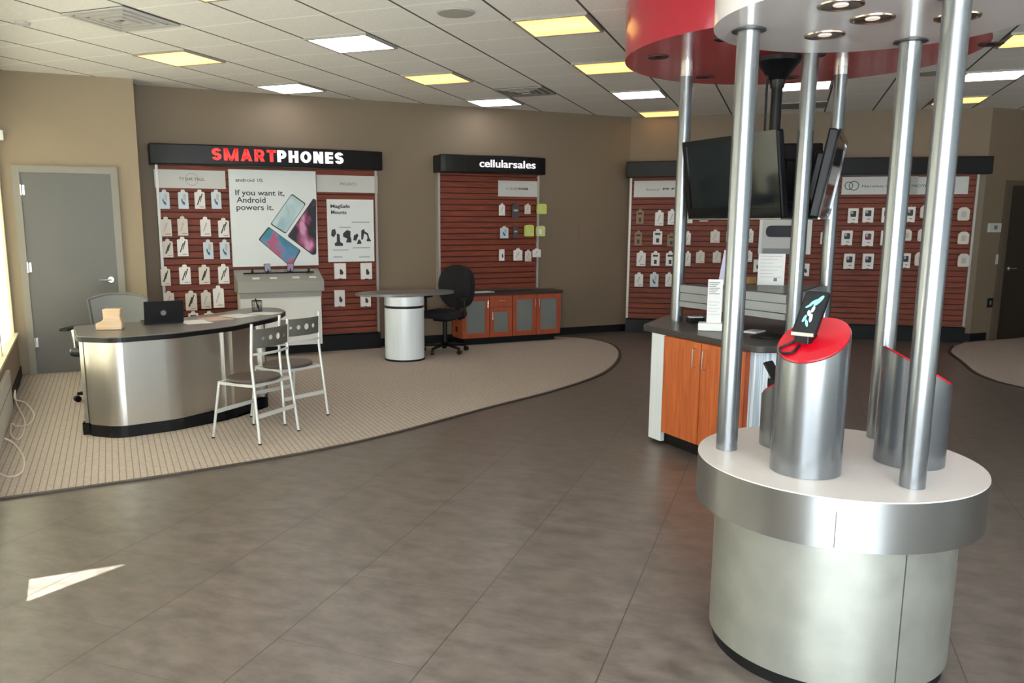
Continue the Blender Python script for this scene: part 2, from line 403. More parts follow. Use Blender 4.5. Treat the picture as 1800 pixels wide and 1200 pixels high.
# window wall on the left: solid up to the ledge, blinds above it, one with a hole added to let sun through
LW0 = Vector((-.96, 9.83, 0)); LW1 = Vector((-.682, 1.9, 0)); LWD = (LW1-LW0).normalized(); LWN = Vector((LWD.y, -LWD.x, 0))
if LWN.x > 0: LWN = -LWN                                   # outwards
def lw(s, out, z): p = LW0+LWD*s+LWN*out; return (p.x, p.y, z)
def lwprism(s0, s1, o0, o1, z0, z1): return MB().prism([lw(s0, o0, 0)[:2], lw(s1, o0, 0)[:2], lw(s1, o1, 0)[:2], lw(s0, o1, 0)[:2]], z0, z1)
LL = (LW1-LW0).length
wl = struct('wall_left', lwprism(0, LL, 0, .14, 0, .44), TAN)
struct('wall_left_upper', lwprism(0, LL, 0, .14, 2.70, ZC), CREAM)
struct('trim_1', lwprism(0, LL, -.015, .14, .44, .465), CREAM)
win = struct('window_1', lwprism(0, LL, .09, .10, .465, 2.70), GLASS)
for k in range(6):
    s = [0, 1.7, 3.2, 4.6, 5.9, LL-.08][k]
    obj('mullion', lwprism(s, s+.08, .02, .12, .465, 2.70), CREAM, win)
# blinds; hole traced back from the sunlit floor patch, shaped to pass that light
tri = [at(50, 1018, 0), at(46, 1057, 0), at(222, 991, 0)]
hole = []
for q in tri:
    d = SUN_DIR; t = (LW0+LWN*.05-q).dot(LWN)/d.dot(LWN); h_ = q+d*t; hole.append(((h_-LW0).dot(LWD), h_.z))
def blind(s0, s1, z0, z1, nm, label, holes=None):
    if not holes:
        mb = lwprism(s0, s1, .048, .052, z0, z1)
    else:
        bm = bmesh.new(); vs = [bm.verts.new(lw(s, .05, z)) for s, z in ((s0, z0), (s1, z0), (s1, z1), (s0, z1))]
        hs = [bm.verts.new(lw(s, .05, z)) for s, z in holes]
        es = [bm.edges.new((vs[i], vs[(i+1) % 4])) for i in range(4)]+[bm.edges.new((hs[i], hs[(i+1) % 3])) for i in range(3)]
        r = bmesh.ops.triangle_fill(bm, use_beauty=True, edges=es)
        mb = MB(); bm.verts.index_update(); mb.v = [v.co.copy() for v in bm.verts]; mb.f = [[v.index for v in q.verts] for q in bm.faces]; mb.sm = [False]*len(mb.f); bm.free()
    o = obj('window_blind', mb, SHADE); tag(o, label, 'blind', 'blinds in the left window')
    if holes:
        m_ = o.modifiers.new('solid', 'SOLIDIFY'); m_.thickness = .003
    return o
blind(.085, 1.695, .47, 2.69, 'a', 'cream roller blind pulled down in the left window beside the grey door')
blind(1.785, 3.195, .47, 2.69, 'b', 'cream roller blind in the left window, second from the grey door')
blind(3.285, 4.595, .47, 2.69, 'c', 'cream roller blind in the left window, third from the grey door')
blind(4.685, 5.895, .47, 2.69, 'd', 'cream roller blind in the left window, fourth from the grey door')
blind(5.985, LL-.085, .47, 2.69, 'e', 'cream roller blind in the left window nearest the camera, with hole added for sun', hole)
# the part of the shop behind the camera: a glazed alcove and a glazed front; the slabs outside are added to block sun
struct('wall_left_near', MB().prism([(-.682, 1.9), (-1.6, -.2), (-1.74, -.2), (-.82, 1.9)], 0, ZC), TAN)
struct('wall_left_return', MB().prism([(-3.0, -.2), (-1.6, -.2), (-1.66, -.08), (-3.0, -.08)], 0, ZC), TAN)
def glazed(tag_, a, b, n_out, nm):
    a = Vector(a); b = Vector(b); d = (b-a).normalized(); o = Vector(n_out)*.12; L = (b-a).length
    def pr(s0, s1, o0, o1, z0, z1):
        u = Vector(n_out); p = [a+d*s0+u*o0, a+d*s1+u*o0, a+d*s1+u*o1, a+d*s0+u*o1]; return MB().prism([(q.x, q.y) for q in p], z0, z1)
    struct('wall_'+tag_, pr(0, L, 0, .12, 0, .42), TAN)
    struct('wall_'+tag_+'_upper', pr(0, L, 0, .12, 2.70, ZC), TAN)
    wn = struct('window_%d' % nm, pr(0, L, .05, .06, .42, 2.70), GLASS)
    k = max(2, round(L/1.6))
    for i in range(k+1): obj('mullion', pr(max(0, L*i/k-.04), min(L, L*i/k+.04), .01, .11, .42, 2.70), BLACKTRIM, wn)
glazed('left_rear', (-3, -3), (-3, -.2), (-1, 0), 2)
glazed('rear', (-3, -3), (14.5, -3), (0, -1), 3)
obj_ = struct('added_sun_block_front', MB().bx(-8.5, 15, -8.6, -3.12, 3.2, 3.35), CONC)              # unseen slab added to keep direct sun out of the front glazing
struct('added_sun_block_side', MB().bx(-8.5, -3.12, -3.12, -.2, 3.2, 3.35), CONC)  # unseen side slab, added to keep direct sun off the alcove glazing
struct('ground', MB().bx(-12, 18, -12, 12, -.3, -.12), CONC)
# baseboards
def board(name, a, b, n, h=.10, t=.012):
    a = Vector(a); b = Vector(b); n = Vector(n)*t; struct(name, MB().prism([tuple(a), tuple(b), tuple(b+n), tuple(a+n)], 0.004, h), BLACKTRIM)
board('baseboard_left', (LW0.x, LW0.y), (LW1.x, LW1.y), (-LWN.x, -LWN.y))
board('baseboard_back_left', (.05, 9.83), (.35, 9.83), (0, -1))
board('baseboard_back', (.35, 10.24), (7.05, 10.24), (0, -1), .11)
WBD = (Vector(B1)-Vector(A3)).normalized(); WBN = Vector((WBD.y, -WBD.x))
board('baseboard_back_right', A3, B1, WBN, .11)
board('baseboard_right_rear', B1, (11.15, 7.38), (0, -1), .11)
# carpets
edge = [at(*q, 0) for q in ((0, 873), (375, 823), (630, 776), (860, 716), (985, 683), (1060, 655), (1087, 626), (1075, 607), (1040, 595))]
pts = [Vector((-.775, 5.36))]+[Vector((e.x, e.y)) for e in edge[1:]]
pts[-1] = Vector((6.08, 9.70)); pts.append(Vector((5.80, 10.08)))
cv = catmull(pts, 8)
poly = [tuple(q) for q in cv]+[(5.5, 10.08), (.38, 10.08), (.38, 9.80), (-.935, 9.80), (-.80, 5.6)]
cp = obj('carpet', MB().prism(poly, .0005, .008), CARPET); tag(cp, 'beige striped carpet island with a curved dark edge in the left half of the shop', 'carpet')
def ribbon(name, line, wdt, z0, z1, m, parent=None):
    L = [Vector((q[0], q[1])) for q in line]; a = []; b = []
    for i, q in enumerate(L):
        t = (L[min(i+1, len(L)-1)]-L[max(i-1, 0)]).normalized(); n = Vector((t.y, -t.x)); a.append(tuple(q+n*wdt)); b.append(tuple(q))
    return obj(name, MB().prism(a+b[::-1], z0, z1), m, parent)
ribbon('edge_strip', cv, .035, .0005, .011, EDGETRIM, cp)
e2 = [at(*q, 0) for q in ((1690, 625), (1725, 660), (1800, 682))]
pts2 = [Vector((10.2, 7.15)), Vector((9.65, 6.80)), Vector((9.15, 6.30)), Vector((e2[1].x, e2[1].y)), Vector((e2[2].x, e2[2].y)), Vector((8.35, 4.2)), Vector((9.2, 3.0))]
cv2 = catmull(pts2, 8)
cp2 = obj('carpet', MB().prism([tuple(q) for q in cv2]+[(14.4, 3.0), (14.4, 7.3), (10.6, 7.3)], .0005, .008), CARPET); tag(cp2, 'beige carpet with a curved edge before the dark door at the far right', 'carpet')
ribbon('edge_strip', cv2, .035, .0005, .011, EDGETRIM, cp2)
# grey door with its frame, on the wall at Y = 9.83
dr = struct('door_1', MB().bx(-.80, .06, 9.79, 9.83, .012, 2.13), DOORGREY)
obj('door_frame', MB().bx(-.87, -.80, 9.775, 9.835, 0, 2.20).bx(.06, .13, 9.775, 9.835, 0, 2.20).bx(-.80, .06, 9.775, 9.835, 2.13, 2.20), FRAMEGREY, dr)
for z in (.35, 1.15, 1.95): obj('hinge', MB().lathe([(0, 0), (.011, 0), (.011, .11), (0, .11)], (-.797, 9.778), 10, cz=z-.055).bx(-.797, -.765, 9.786, 9.792, z-.05, z+.05), CHROME, dr)
h = obj('door_handle', MB().lathe([(0, 0), (.034, 0), (.03, .012), (0, .012)], (0, 0), 24, mtx=Matrix.Rotation(PI/2, 4, 'X')).tube([(0, -.01, 0), (0, -.05, 0), (-.03, -.06, 0), (-.11, -.055, 0)], .011), CHROME, dr)
h.location = (-.01, 9.788, 1.0)
# dark door at the far right
d2 = struct('door_2', MB().bx(11.34, 12.25, 7.33, 7.37, .01, 2.13), mat('dark_door_paint', (.022, .016, .012), .35))
obj('door_frame', MB().bx(11.24, 11.34, 7.34, 7.38, 0, 2.2).bx(12.25, 12.35, 7.34, 7.38, 0, 2.2).bx(11.34, 12.25, 7.34, 7.38, 2.13, 2.2), mat('brown_frame_paint', (.10, .075, .05), .5), d2)
h = obj('door_handle', MB().lathe([(0, 0), (.03, 0), (.03, .01), (0, .01)], (0, 0), 20, mtx=Matrix.Rotation(PI/2, 4, 'X')).tube([(0, -.01, 0), (0, -.05, 0), (.10, -.05, 0)], .01), CHROME, d2); h.location = (11.41, 7.33, 1.0)

# ------------------------------------------------------------------ ceiling fittings on the building grid
U0, V0, T = -2.0864, 6.1538, .6096
def gw(u, v): gx, gy = U0+u*T, V0+v*T; return ((gx+gy)*S2, (-gx+gy)*S2)
def troffer(u, v, warm, label):
    x, y = gw(u+.5, v+.5)
    t = thing('ceiling_light', label, 'light', (x, y, ZC-.02), -PI/4, 'square ceiling lights in the grid')
    e = T/2-.012; i_ = T/2-.035
    fr = MB()
    for a, b in (((-e, -e), (e, -i_)), ((-e, i_), (e, e)), ((-e, -i_), (-i_, i_)), ((i_, -i_), (e, i_))): fr.bx(a[0], b[0], a[1], b[1], .004, .019)
    obj('frame', fr, TROFF, t)
    obj('diffuser', MB().bx(-i_, i_, -i_, i_, .007, .016), LAMPY if warm else LAMPW, t)
    return t
W_, Y_ = False, True
troffer(0, 0, Y_, 'warm yellow square ceiling light nearest the red canopy, beside the round ceiling speaker')
troffer(0, 3, Y_, 'warm yellow ceiling light partly behind the left rim of the red canopy')
troffer(0, 6, W_, 'white ceiling light behind the red canopy rim, between two warm ones')
troffer(0, 9, Y_, 'warm ceiling light against the back corner, left of the canopy poles')
troffer(-3, 0, W_, 'white ceiling light above the SMARTPHONES wall, largest of the white ones')
troffer(-3, 3, Y_, 'warm yellow ceiling light between two white ones in the middle of the left ceiling')
troffer(-3, 6, W_, 'white ceiling light next to the dark air vent above the narrow slat wall')
troffer(-6, 0, Y_, 'warm yellow ceiling light at the far left, next to the large air vent')
troffer(-6, 3, W_, 'white ceiling light over the grey door wall edge, close to the back wall')
troffer(3, 6, W_, 'white ceiling light seen between the canopy poles')
troffer(6, 6, W_, 'white ceiling light at the far right edge')
troffer(6, 9, Y_, 'warm ceiling light against the right end of the back wall')
troffer(6, 3, Y_, 'warm ceiling light cut by the right edge of the photo, under the red canopy tip')
for u, v, wm in ((3, -3, W_), (6, -3, Y_), (-3, -3, Y_), (0, -4, W_), (3, -7, Y_)):
    troffer(u, v, wm, 'ceiling light outside the photographed view, in the right and near part of the shop')
def vent(u, v, label, nb):
    x, y = gw(u+.5, v+.5); t = thing('air_vent', label, 'vent', (x, y, ZC-.012), -PI/4)
    e = T/2-.01
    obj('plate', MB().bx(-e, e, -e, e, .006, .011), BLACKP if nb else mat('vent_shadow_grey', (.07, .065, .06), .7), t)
    fr = MB()
    for k in range(4):
        a = e-k*.068; b = a-.040
        for p, q in (((-a, -a), (a, -b)), ((-a, b), (a, a)), ((-a, -b), (-b, b)), ((b, -b), (a, b))): fr.bx(p[0], q[0], p[1], q[1], -.004-.003*k, .006)
    obj('louvre', fr, PANELW if not nb else GREYPL, t)
vent(-5, -2.2, 'large square louvred air vent at the upper left of the ceiling', False)
vent(-2, 4.9, 'dark louvred air vent beside the white light above the narrow slat wall', True)
x, y = gw(3.5, 9.4); t = thing('air_vent', 'grey air return frame near the back wall between the canopy poles', 'vent', (x, y, ZC-.012), -PI/4)
obj('plate', MB().bx(-.30, .30, -.38, .2, .004, .011), mat('grey_grille', (.22, .21, .19), .6), t); obj('rim', MB().bx(-.30, .30, -.41, -.37, -.002, .011).bx(-.30, .30, .2, .23, -.002, .011), GREYPL, t)
x, y = gw(-.49, -.55); sp = obj('ceiling_speaker', MB().lathe([(0, 0), (.13, 0), (.14, .012), (0, .012)], (0, 0), 40), mat('speaker_grille', (.36, .35, .32), .7), loc=(x, y, ZC-.0125)); tag(sp, 'round grey ceiling speaker grille beside the nearest warm light', 'speaker')
x, y = gw(5.49, 5.9); sp = obj('ceiling_speaker', MB().lathe([(0, 0), (.15, 0), (.16, .012), (0, .012)], (0, 0), 40), mat('speaker_grille_b', (.30, .29, .27), .7), loc=(x, y, ZC-.0125)); tag(sp, 'round grey ceiling speaker seen behind the two right canopy poles', 'speaker')
x, y = gw(-5.82, -2.0); sp = obj('smoke_detector', MB().lathe([(0, 0), (.05, 0), (.055, .02), (0, .02)], (0, 0), 24), CEIL and PANELW, loc=(x, y, ZC-.0205)); tag(sp, 'small round white detector on the ceiling at the upper left corner', 'detector')

# ------------------------------------------------------------------ slat wall display units
def quad2(pts, y0, y1, mb=None):            # solid from a 2D outline in x,z between y0 and y1
    mb = mb or MB(); n = len(pts); o = len(mb.v)
    mb.v += [Vector((p[0], y0, p[1])) for p in pts]+[Vector((p[0], y1, p[1])) for p in pts]
    mb.f += [[o+i for i in range(n)], [o+n+i for i in range(n)][::-1]]+[[o+i, o+n+i, o+n+(i+1) % n, o+(i+1) % n] for i in range(n)]
    mb.sm += [False]*(n+2); return mb
class Frame:                     # local x along the wall, -y into the room
    def __init__(s, o, rz): s.o = Vector((o[0], o[1], 0)); s.rz = rz; s.x = Vector((math.cos(rz), math.sin(rz), 0)); s.n = Vector((-math.sin(rz), math.cos(rz), 0))
    def px(s, px, py, y):        # measured point on the plane local y
        q = onplane(px, py, s.o+s.n*y, s.n); return (q-s.o).dot(s.x), q.z
FA = Frame((0, 10.24), 0); FB = Frame(A3, math.atan2(WBD.y, WBD.x))
PITCHS = .0762
def slat_panel(x0, x1, z0, z1, yf=-.09):
    mb = MB(); z = z0
    while z < z1-.01:
        t = min(z+PITCHS-.014, z1); mb.bx(x0, x1, yf, yf+.02, z, t)
        z += PITCHS
    return mb
def unit(fr, x0, x1, name, label, hx0, hx1, bulge, slats, zslat0, sidecols=(CHROME, CHROME), ztop=2.30, hz=(2.265, 2.49), hy=.26, kick=.20, ends=0):
    t = thing(name, label, 'display wall', fr.o, fr.rz)
    obj('slat_board', slat_panel(x0, x1, zslat0, ztop), SLAT, t)
    obj('backing', MB().bx(x0, x1, -.075, -.003, max(zslat0-.005, .02), ztop), SLATDARK, t)
    if kick: obj('kick_base', MB().bx(x0-.02, x1+.02, -.14, -.004, .001, kick), BLACKTRIM, t)
    for s, xx in ((0, x0), (1, x1)):
        obj('side_rail', MB().bx(xx-.010-(.010 if s == 0 else -.0), xx+.010+(.010 if s else 0), -.105, -.003, max(zslat0, .2), hz[0]), SILV if sidecols[s] is CHROME else sidecols[s], t, label='silver edge rail')
    # header box with a bowed front
    n = 24; fr_ = [(hx0+(hx1-hx0)*i/n, -hy-bulge*math.sin(PI*i/n)**.8) for i in range(n+1)]
    poly = [(hx0, -.003)]+fr_+[(hx1, -.003)]
    obj('header', MB().prism(poly, hz[0], hz[1]), HEADER, t, bevel=.012)
    for i in (5, 19):
        q = fr_[i]; obj('header_seam', MB().bx(q[0]-.002, q[0]+.002, q[1]-.0015, q[1]+.006, hz[0]+.012, hz[1]-.012), SLATDARK, t)
    return t
uA = unit(FA, .55, 3.13, 'slatwall_display', 'wide cherry slat wall with black header lettered SMARTPHONES', .47, 3.18, .09, None, .22)
uC = unit(FA, 4.00, 5.47, 'slatwall_display', 'narrow cherry slat wall with black header lettered cellularsales', 3.95, 5.50, .10, None, .72, kick=0)
LB = (Vector(B1)-Vector(A3)).length
xb0 = FB.px(1104, 430, -.1)[0]; xb1 = FB.px(1710, 430, -.1)[0]
uB = unit(FB, xb0+.02, xb1-.02, 'slatwall_display', 'long cherry slat wall with plain black header on the right, behind the kiosks', xb0-.05, xb1+.10, .10, None, .22)
def facelabel(par, fr, nm, px0, px1, y, m, matl, thick=.004):
    x0, z0 = fr.px(px0[0], px0[1], y); x1, z1 = fr.px(px1[0], px1[1], y)
    return obj(nm, MB().bx(min(x0, x1), max(x0, x1), y, y+thick, min(z0, z1), max(z0, z1)), matl, par)
# header lettering
yh = -.26-.09-.002
xa, za = FA.px(373, 286, yh-.01); xb_, _ = FA.px(604, 289, yh-.01); wd = xb_-xa
def block(name, body, m, par, x0, x1, z0, h, y, st, depth=.012, track=.16):
    # heavy grotesque capitals made of strokes
    mb = MB(); X = 0; gap = h*track; glyph = []
    def bar(ax, az, bx_, bz, t=st):
        d = Vector((bx_-ax, bz-az)); n = Vector((-d.y, d.x)).normalized()*t/2; glyph.append([(ax+n.x, az+n.y), (bx_+n.x, bz+n.y), (bx_-n.x, bz-n.y), (ax-n.x, az-n.y)])
    def arc(cx, cz, rx, rz, a0, a1, n=10):
        for k in range(n):
            a = a0+(a1-a0)*k/n; b = a0+(a1-a0)*(k+1)/n; p = lambda q, f: (cx+(rx+f*st/2)*math.cos(q), cz+(rz+f*st*.44)*math.sin(q))
            glyph.append([p(a, 1), p(b, 1), p(b, -1), p(a, -1)])
    W_l = dict(S=.66, M=1.0, A=.80, R=.72, T=.66, P=.68, H=.72, O=.82, N=.74, E=.60)
    for ch in body:
        w = W_l[ch]*h; o = X; s2 = st/2; n0 = len(glyph); L, Rr, T_, B_ = o+s2, o+w-s2, h-s2*.9, s2*.9
        if ch == 'M': bar(L, 0, L, h); bar(Rr, 0, Rr, h); glyph.append([(o, h), (o+st*1.05, h), (o+w/2+st*.36, 0), (o+w/2-st*.36, 0)]); glyph.append([(o+w, h), (o+w-st*1.05, h), (o+w/2-st*.36, 0), (o+w/2+st*.36, 0)])
        elif ch == 'N': bar(L, 0, L, h); bar(Rr, 0, Rr, h); glyph.append([(o, h), (o+st*1.08, h), (o+w, 0), (o+w-st*1.08, 0)])
        elif ch == 'A': glyph.append([(o, 0), (o+st, 0), (o+w/2+st*.5, h), (o+w/2-st*.5, h)]); glyph.append([(o+w, 0), (o+w-st, 0), (o+w/2-st*.5, h), (o+w/2+st*.5, h)]); bar(o+w*.22, h*.27, o+w*.78, h*.27, st*.8)
        elif ch == 'T': bar(o+w/2, 0, o+w/2, h); bar(o, T_, o+w, T_, st*.9)
        elif ch == 'H': bar(L, 0, L, h); bar(Rr, 0, Rr, h); bar(L, h/2, Rr, h/2, st*.9)
        elif ch == 'E': bar(L, 0, L, h); [bar(L, z, o+w, z, st*.86) for z in (B_, h/2, T_)]
        elif ch in 'PR':
            bar(L, 0, L, h); rz = h*.27-s2*.3; cz = h-s2*.9-rz; bar(L, T_, o+w*.6, T_, st*.9); bar(L, cz-rz, o+w*.6, cz-rz, st*.86); arc(o+w*.58, cz, w*.40-s2, rz, -PI/2, PI/2)
            if ch == 'R': glyph.append([(o+w*.42, h*.44), (o+w*.42+st*1.05, h*.44), (o+w+st*.04, 0), (o+w-st*1.12, 0)])
        elif ch == 'O': arc(o+w/2, h/2, w/2-s2, h/2-s2*.9, 0, 2*PI, 24)
        elif ch == 'S': rz = h/4-s2*.42; arc(o+w/2, h-s2*.9-rz, w/2-s2, rz, .35, PI*1.5, 14); arc(o+w/2, s2*.9+rz, w/2-s2, rz, -PI*.92, PI/2, 14)
        X += w+gap
    X -= gap; k = (x1-x0)/X
    for q in glyph: quad2([(a*k, b) for a, b in q], -depth, 0, mb)
    o = obj(name, mb, m, par); o.location = (x0, y, z0); return o
def fitw(o, wdt):
    xs = [v.co.x for v in o.data.vertices]; k = wdt/(max(xs)-min(xs)); mn = min(xs)
    for v in o.data.vertices: v.co.x = (v.co.x-mn)*k
def fith(o, h_):
    zs = [v.co.z for v in o.data.vertices]; k = h_/(max(zs)-min(zs)); mn = min(zs)
    for v in o.data.vertices: v.co.z = (v.co.z-mn)*k
xm, _ = FA.px(486, 270, yh-.01)
block('red_lettering', 'SMART', LETRED, uA, xa, xm-.006, 2.318, .135, yh-.002, .034)
block('white_lettering', 'PHONES', LETWHT, uA, xm+.008, xb_, 2.318, .135, yh-.002, .036)
yc = -.26-.10-.004
xa, _ = FA.px(843, 291, -.36); xm, _ = FA.px(902, 291, -.36); xe, _ = FA.px(941, 291, -.36)
t3 = text('white_lettering', 'cellular', .13, LETWHT, uC, (xa, yc, 2.335), .006, .0015); fitw(t3, xm-xa-.006); fith(t3, .098)
t4 = text('white_lettering', 'sales', .13, LETWHT, uC, (xm+.004, yc+.006, 2.335), .006, .001); fitw(t4, xe-xm); fith(t4, .098)
# pale sign panels at the top of the slats
YP = -.098
def signpanel(par, fr, c0, c1, texts):
    x0, z1 = fr.px(*c0, YP); x1, z0 = fr.px(*c1, YP)
    p = obj('sign_panel', MB().bx(x0, x1, YP, YP+.006, z0, z1), PANELW, par)
    for (body, fx, fz, hgt, wfrac, m, bold) in texts:
        t = text('lettering', body, .06, m, p, (x0+(x1-x0)*fx, YP-.0015, z0+(z1-z0)*fz), .001, bold)
        fitw(t, (x1-x0)*wfrac); fith(t, hgt)
    return p, x0, x1, z0, z1
p, x0, x1, z0, z1 = signpanel(uA, FA, (270, 297), (397, 332), [('TY SHR THUL', .34, .42, .035, .36, INK, 0)])
cxr = x0+(x1-x0)*.52; czr = (z0+z1)/2
obj('ring_emblem', MB().lathe([(.066, -.001), (.070, -.001), (.070, 0), (.066, 0), (.066, -.001)], (0, 0), 40, mtx=Matrix.Rotation(PI/2, 4, 'X')), INKG, p).location = (cxr, YP-.0005, czr)
signpanel(uA, FA, (556, 307), (664, 339), [('MOUNTS', .38, .42, .032, .26, INKG, .0)])
signpanel(uC, FA, (876, 317), (945, 346), [('CASE', .20, .42, .03, .28, INKG, 0), ('POWER', .50, .42, .03, .26, MAROON, .002)])
signpanel(uB, FB, (1115, 318), (1196, 346), [('Sector', .26, .40, .036, .30, INKG, 0), ('BB B', .62, .42, .03, .26, INK, .003)])
p, x0, x1, z0, z1 = signpanel(uB, FB, (1481, 311), (1612, 341), [('Nameless C', .27, .40, .034, .36, INK, 0)])
for dx, r in ((.09, .055), (.155, .066)):
    obj('ring_emblem', MB().lathe([(r-.010, -.001), (r, -.001), (r, 0), (r-.010, 0), (r-.010, -.001)], (0, 0), 36, mtx=Matrix.Rotation(PI/2, 4, 'X')), INK, p).location = (x0+dx, YP-.0005-.001*(r > .06), (z0+z1)/2)
signpanel(uB, FB, (1598, 311), (1701, 341), [('PROTECT', .06, .42, .032, .38, INK, .0)])

# ------------------------------------------------------------------ packages hanging on pegs
def pack(fr, unit_, px, py, wpx, hpx, kind, label, group, yp=-.135):
    xa, za = fr.px(px-wpx/2, py-hpx/2, yp); xb, zb = fr.px(px+wpx/2, py+hpx/2, yp)
    w_ = abs(xb-xa); h_ = abs(za-zb); cx = (xa+xb)/2; z0 = min(za, zb)
    g = fr.o+fr.x*cx+fr.n*yp
    tilt = random.uniform(-.05, .05)
    cat = {'puffy': 'case', 'puck': 'charger'}.get(kind, 'package')
    t = thing('phone_case_package' if kind not in ('cam', 'puffy', 'puck', 'lime', 'palelime') else {'cam': 'boxed_charger', 'puffy': 'clear_case', 'puck': 'charging_puck', 'lime': 'lime_package', 'palelime': 'lime_package'}[kind], label, cat, (g.x, g.y, z0), fr.rz+tilt, group)
    cardm = {'white': PACKW, 'stripe': PACKW, 'dark': PACKT, 'tan': PACKT, 'blue': PACKB, 'kraft': PACKK, 'cam': PACKW, 'camred': PACKW, 'puffy': PACKT, 'lime': PACKY, 'palelime': PACKYP, 'smoke': PACKD, 'puck': PACKW, 'mount': PACKW, 'twodark': PACKW}[kind]
    hw = w_/2; d = .010
    if kind == 'puck':
        obj('puck', MB().lathe([(0, 0), (hw, 0), (hw, .012), (0, .012)], (0, 0), 24).xf(Matrix.Translation((0, 0, h_/2))), cardm, t); return t
    if kind == 'puffy':
        out = rounded([(-hw, 0), (hw, 0), (hw, h_*.80), (hw*.5, h_), (-hw*.5, h_), (-hw, h_*.80)], w_*.18, 4); d = .022
    elif kind in ('lime', 'palelime'):
        out = rounded([(-hw, 0), (hw, 0), (hw, h_*.9), (hw*.6, h_), (-hw*.6, h_), (-hw, h_*.9)], w_*.1, 3); d = .03
    elif kind in ('cam', 'camred', 'mount'):
        out = [(-hw, 0), (-hw*.35, 0), (-hw*.3, h_*.035), (hw*.3, h_*.035), (hw*.35, 0), (hw, 0), (hw, h_), (-hw, h_)]; d = .03
    else:
        out = rounded([(-hw, 0), (hw, 0), (hw, h_*.86), (hw*.42, h_*.88), (hw*.36, h_), (-hw*.36, h_), (-hw*.42, h_*.88), (-hw, h_*.86)], [0, 0, w_*.1, 0, w_*.08, w_*.08, 0, w_*.1], 3)
    obj('card', quad2(out, -d, .002), cardm, t)
    yf = -d-.0015
    def prt(nm, pts, m): obj(nm, quad2(pts, yf, yf+.0014), m, t)
    if kind in ('stripe', 'dark'):
        m = INK if kind == 'stripe' else mat('charcoal_print', (.05, .05, .055), .5) if False else INK
        k = 1 if kind == 'stripe' else 1.6
        prt('printed_case', rounded([(-hw*.62, h_*.20), (-hw*.62+hw*.22*k, h_*.20), (hw*.05+hw*.22*k, h_*.68), (hw*.05, h_*.68)], w_*.05, 3), m)
        prt('printed_strap', rounded([(-hw*.05, h_*.34), (hw*.08, h_*.34), (hw*.62, h_*.78), (hw*.42, h_*.80)], w_*.03, 3), m)
        prt('caption', [(-hw*.1, h_*.08), (hw*.8, h_*.08), (hw*.8, h_*.11), (-hw*.1, h_*.11)], INKG)
    elif kind in ('white', 'tan'):
        prt('printed_case', rounded([(-hw*.55, h_*.25), (-hw*.35, h_*.25), (hw*.35, h_*.68), (hw*.1, h_*.7)], w_*.05, 3), GREYINK)
        prt('caption', [(-hw*.2, h_*.10), (hw*.8, h_*.10), (hw*.8, h_*.13), (-hw*.2, h_*.13)], INKG)
    elif kind == 'blue':
        prt('printed_phone', rounded([(-hw*.45, h_*.45), (-hw*.15, h_*.25), (hw*.25, h_*.18), (hw*.35, h_*.32), (-hw*.1, h_*.42), (-hw*.25, h_*.58)], w_*.05, 3), BLUEINK)
        prt('printed_glow', rounded([(-hw*.1, h_*.5), (hw*.5, h_*.38), (hw*.6, h_*.75), (hw*.1, h_*.8)], w_*.08, 3), mat('pale_violet_print', (.45, .47, .62), .4) if False else GREYINK)
    elif kind in ('cam', 'camred'):
        prt('window', rounded([(-hw*.55, h_*.42), (hw*.55, h_*.42), (hw*.55, h_*.82), (-hw*.55, h_*.82)], w_*.1, 3), INK if kind == 'cam' else MAROON)
        obj('highlight', quad2(rounded([(-hw*.45, h_*.62), (-hw*.05, h_*.62), (-hw*.05, h_*.80), (-hw*.45, h_*.80)], w_*.06, 3), yf-.001, yf), GREYINK, t)
        prt('caption', [(-hw*.1, h_*.2), (hw*.4, h_*.2), (hw*.4, h_*.26), (-hw*.1, h_*.26)], INKG)
    elif kind in ('kraft', 'twodark'):
        prt('printed_device', rounded([(-hw*.3, h_*.12), (hw*.35, h_*.12), (hw*.35, h_*.4), (-hw*.3, h_*.4)], w_*.06, 3), INK)
        prt('printed_pair', [(-hw*.6, h_*.62), (hw*.6, h_*.62), (hw*.6, h_*.75), (-hw*.6, h_*.75)], INK)
    elif kind == 'mount':
        prt('printed_mount', rounded([(-hw*.1, h_*.3), (hw*.35, h_*.25), (hw*.55, h_*.4), (hw*.2, h_*.62), (-hw*.1, h_*.6)], w_*.05, 3), INK)
    elif kind == 'smoke':
        prt('printed_device', [(-hw*.6, h_*.45), (hw*.6, h_*.45), (hw*.6, h_*.58), (-hw*.6, h_*.58)], GREYINK)
    elif kind == 'puffy':
        prt('insert', rounded([(-hw*.4, h_*.25), (hw*.4, h_*.25), (hw*.4, h_*.7), (-hw*.4, h_*.7)], w_*.1, 3), GREYINK)
    elif kind in ('lime', 'palelime'):
        prt('window', rounded([(-hw*.5, h_*.2), (hw*.2, h_*.2), (hw*.2, h_*.7), (-hw*.5, h_*.7)], w_*.1, 3), PACKYP if kind == 'lime' else PACKW)
    # peg belongs to the wall unit
    obj('peg_hook', MB().tube([(cx, -.088, z0+h_+.004), (cx, yp-.035, z0+h_+.006), (cx, yp-.05, z0+h_+.018)], .0022, 6), CHROME, unit_)
    return t
ORD = ['leftmost', 'second from left', 'third from left', 'fourth from left', 'fifth from left', 'sixth from left', 'seventh from left', 'eighth from left', 'ninth from left']
ROW = ['top row', 'second row', 'third row', 'fourth row', 'fifth row', 'sixth row']
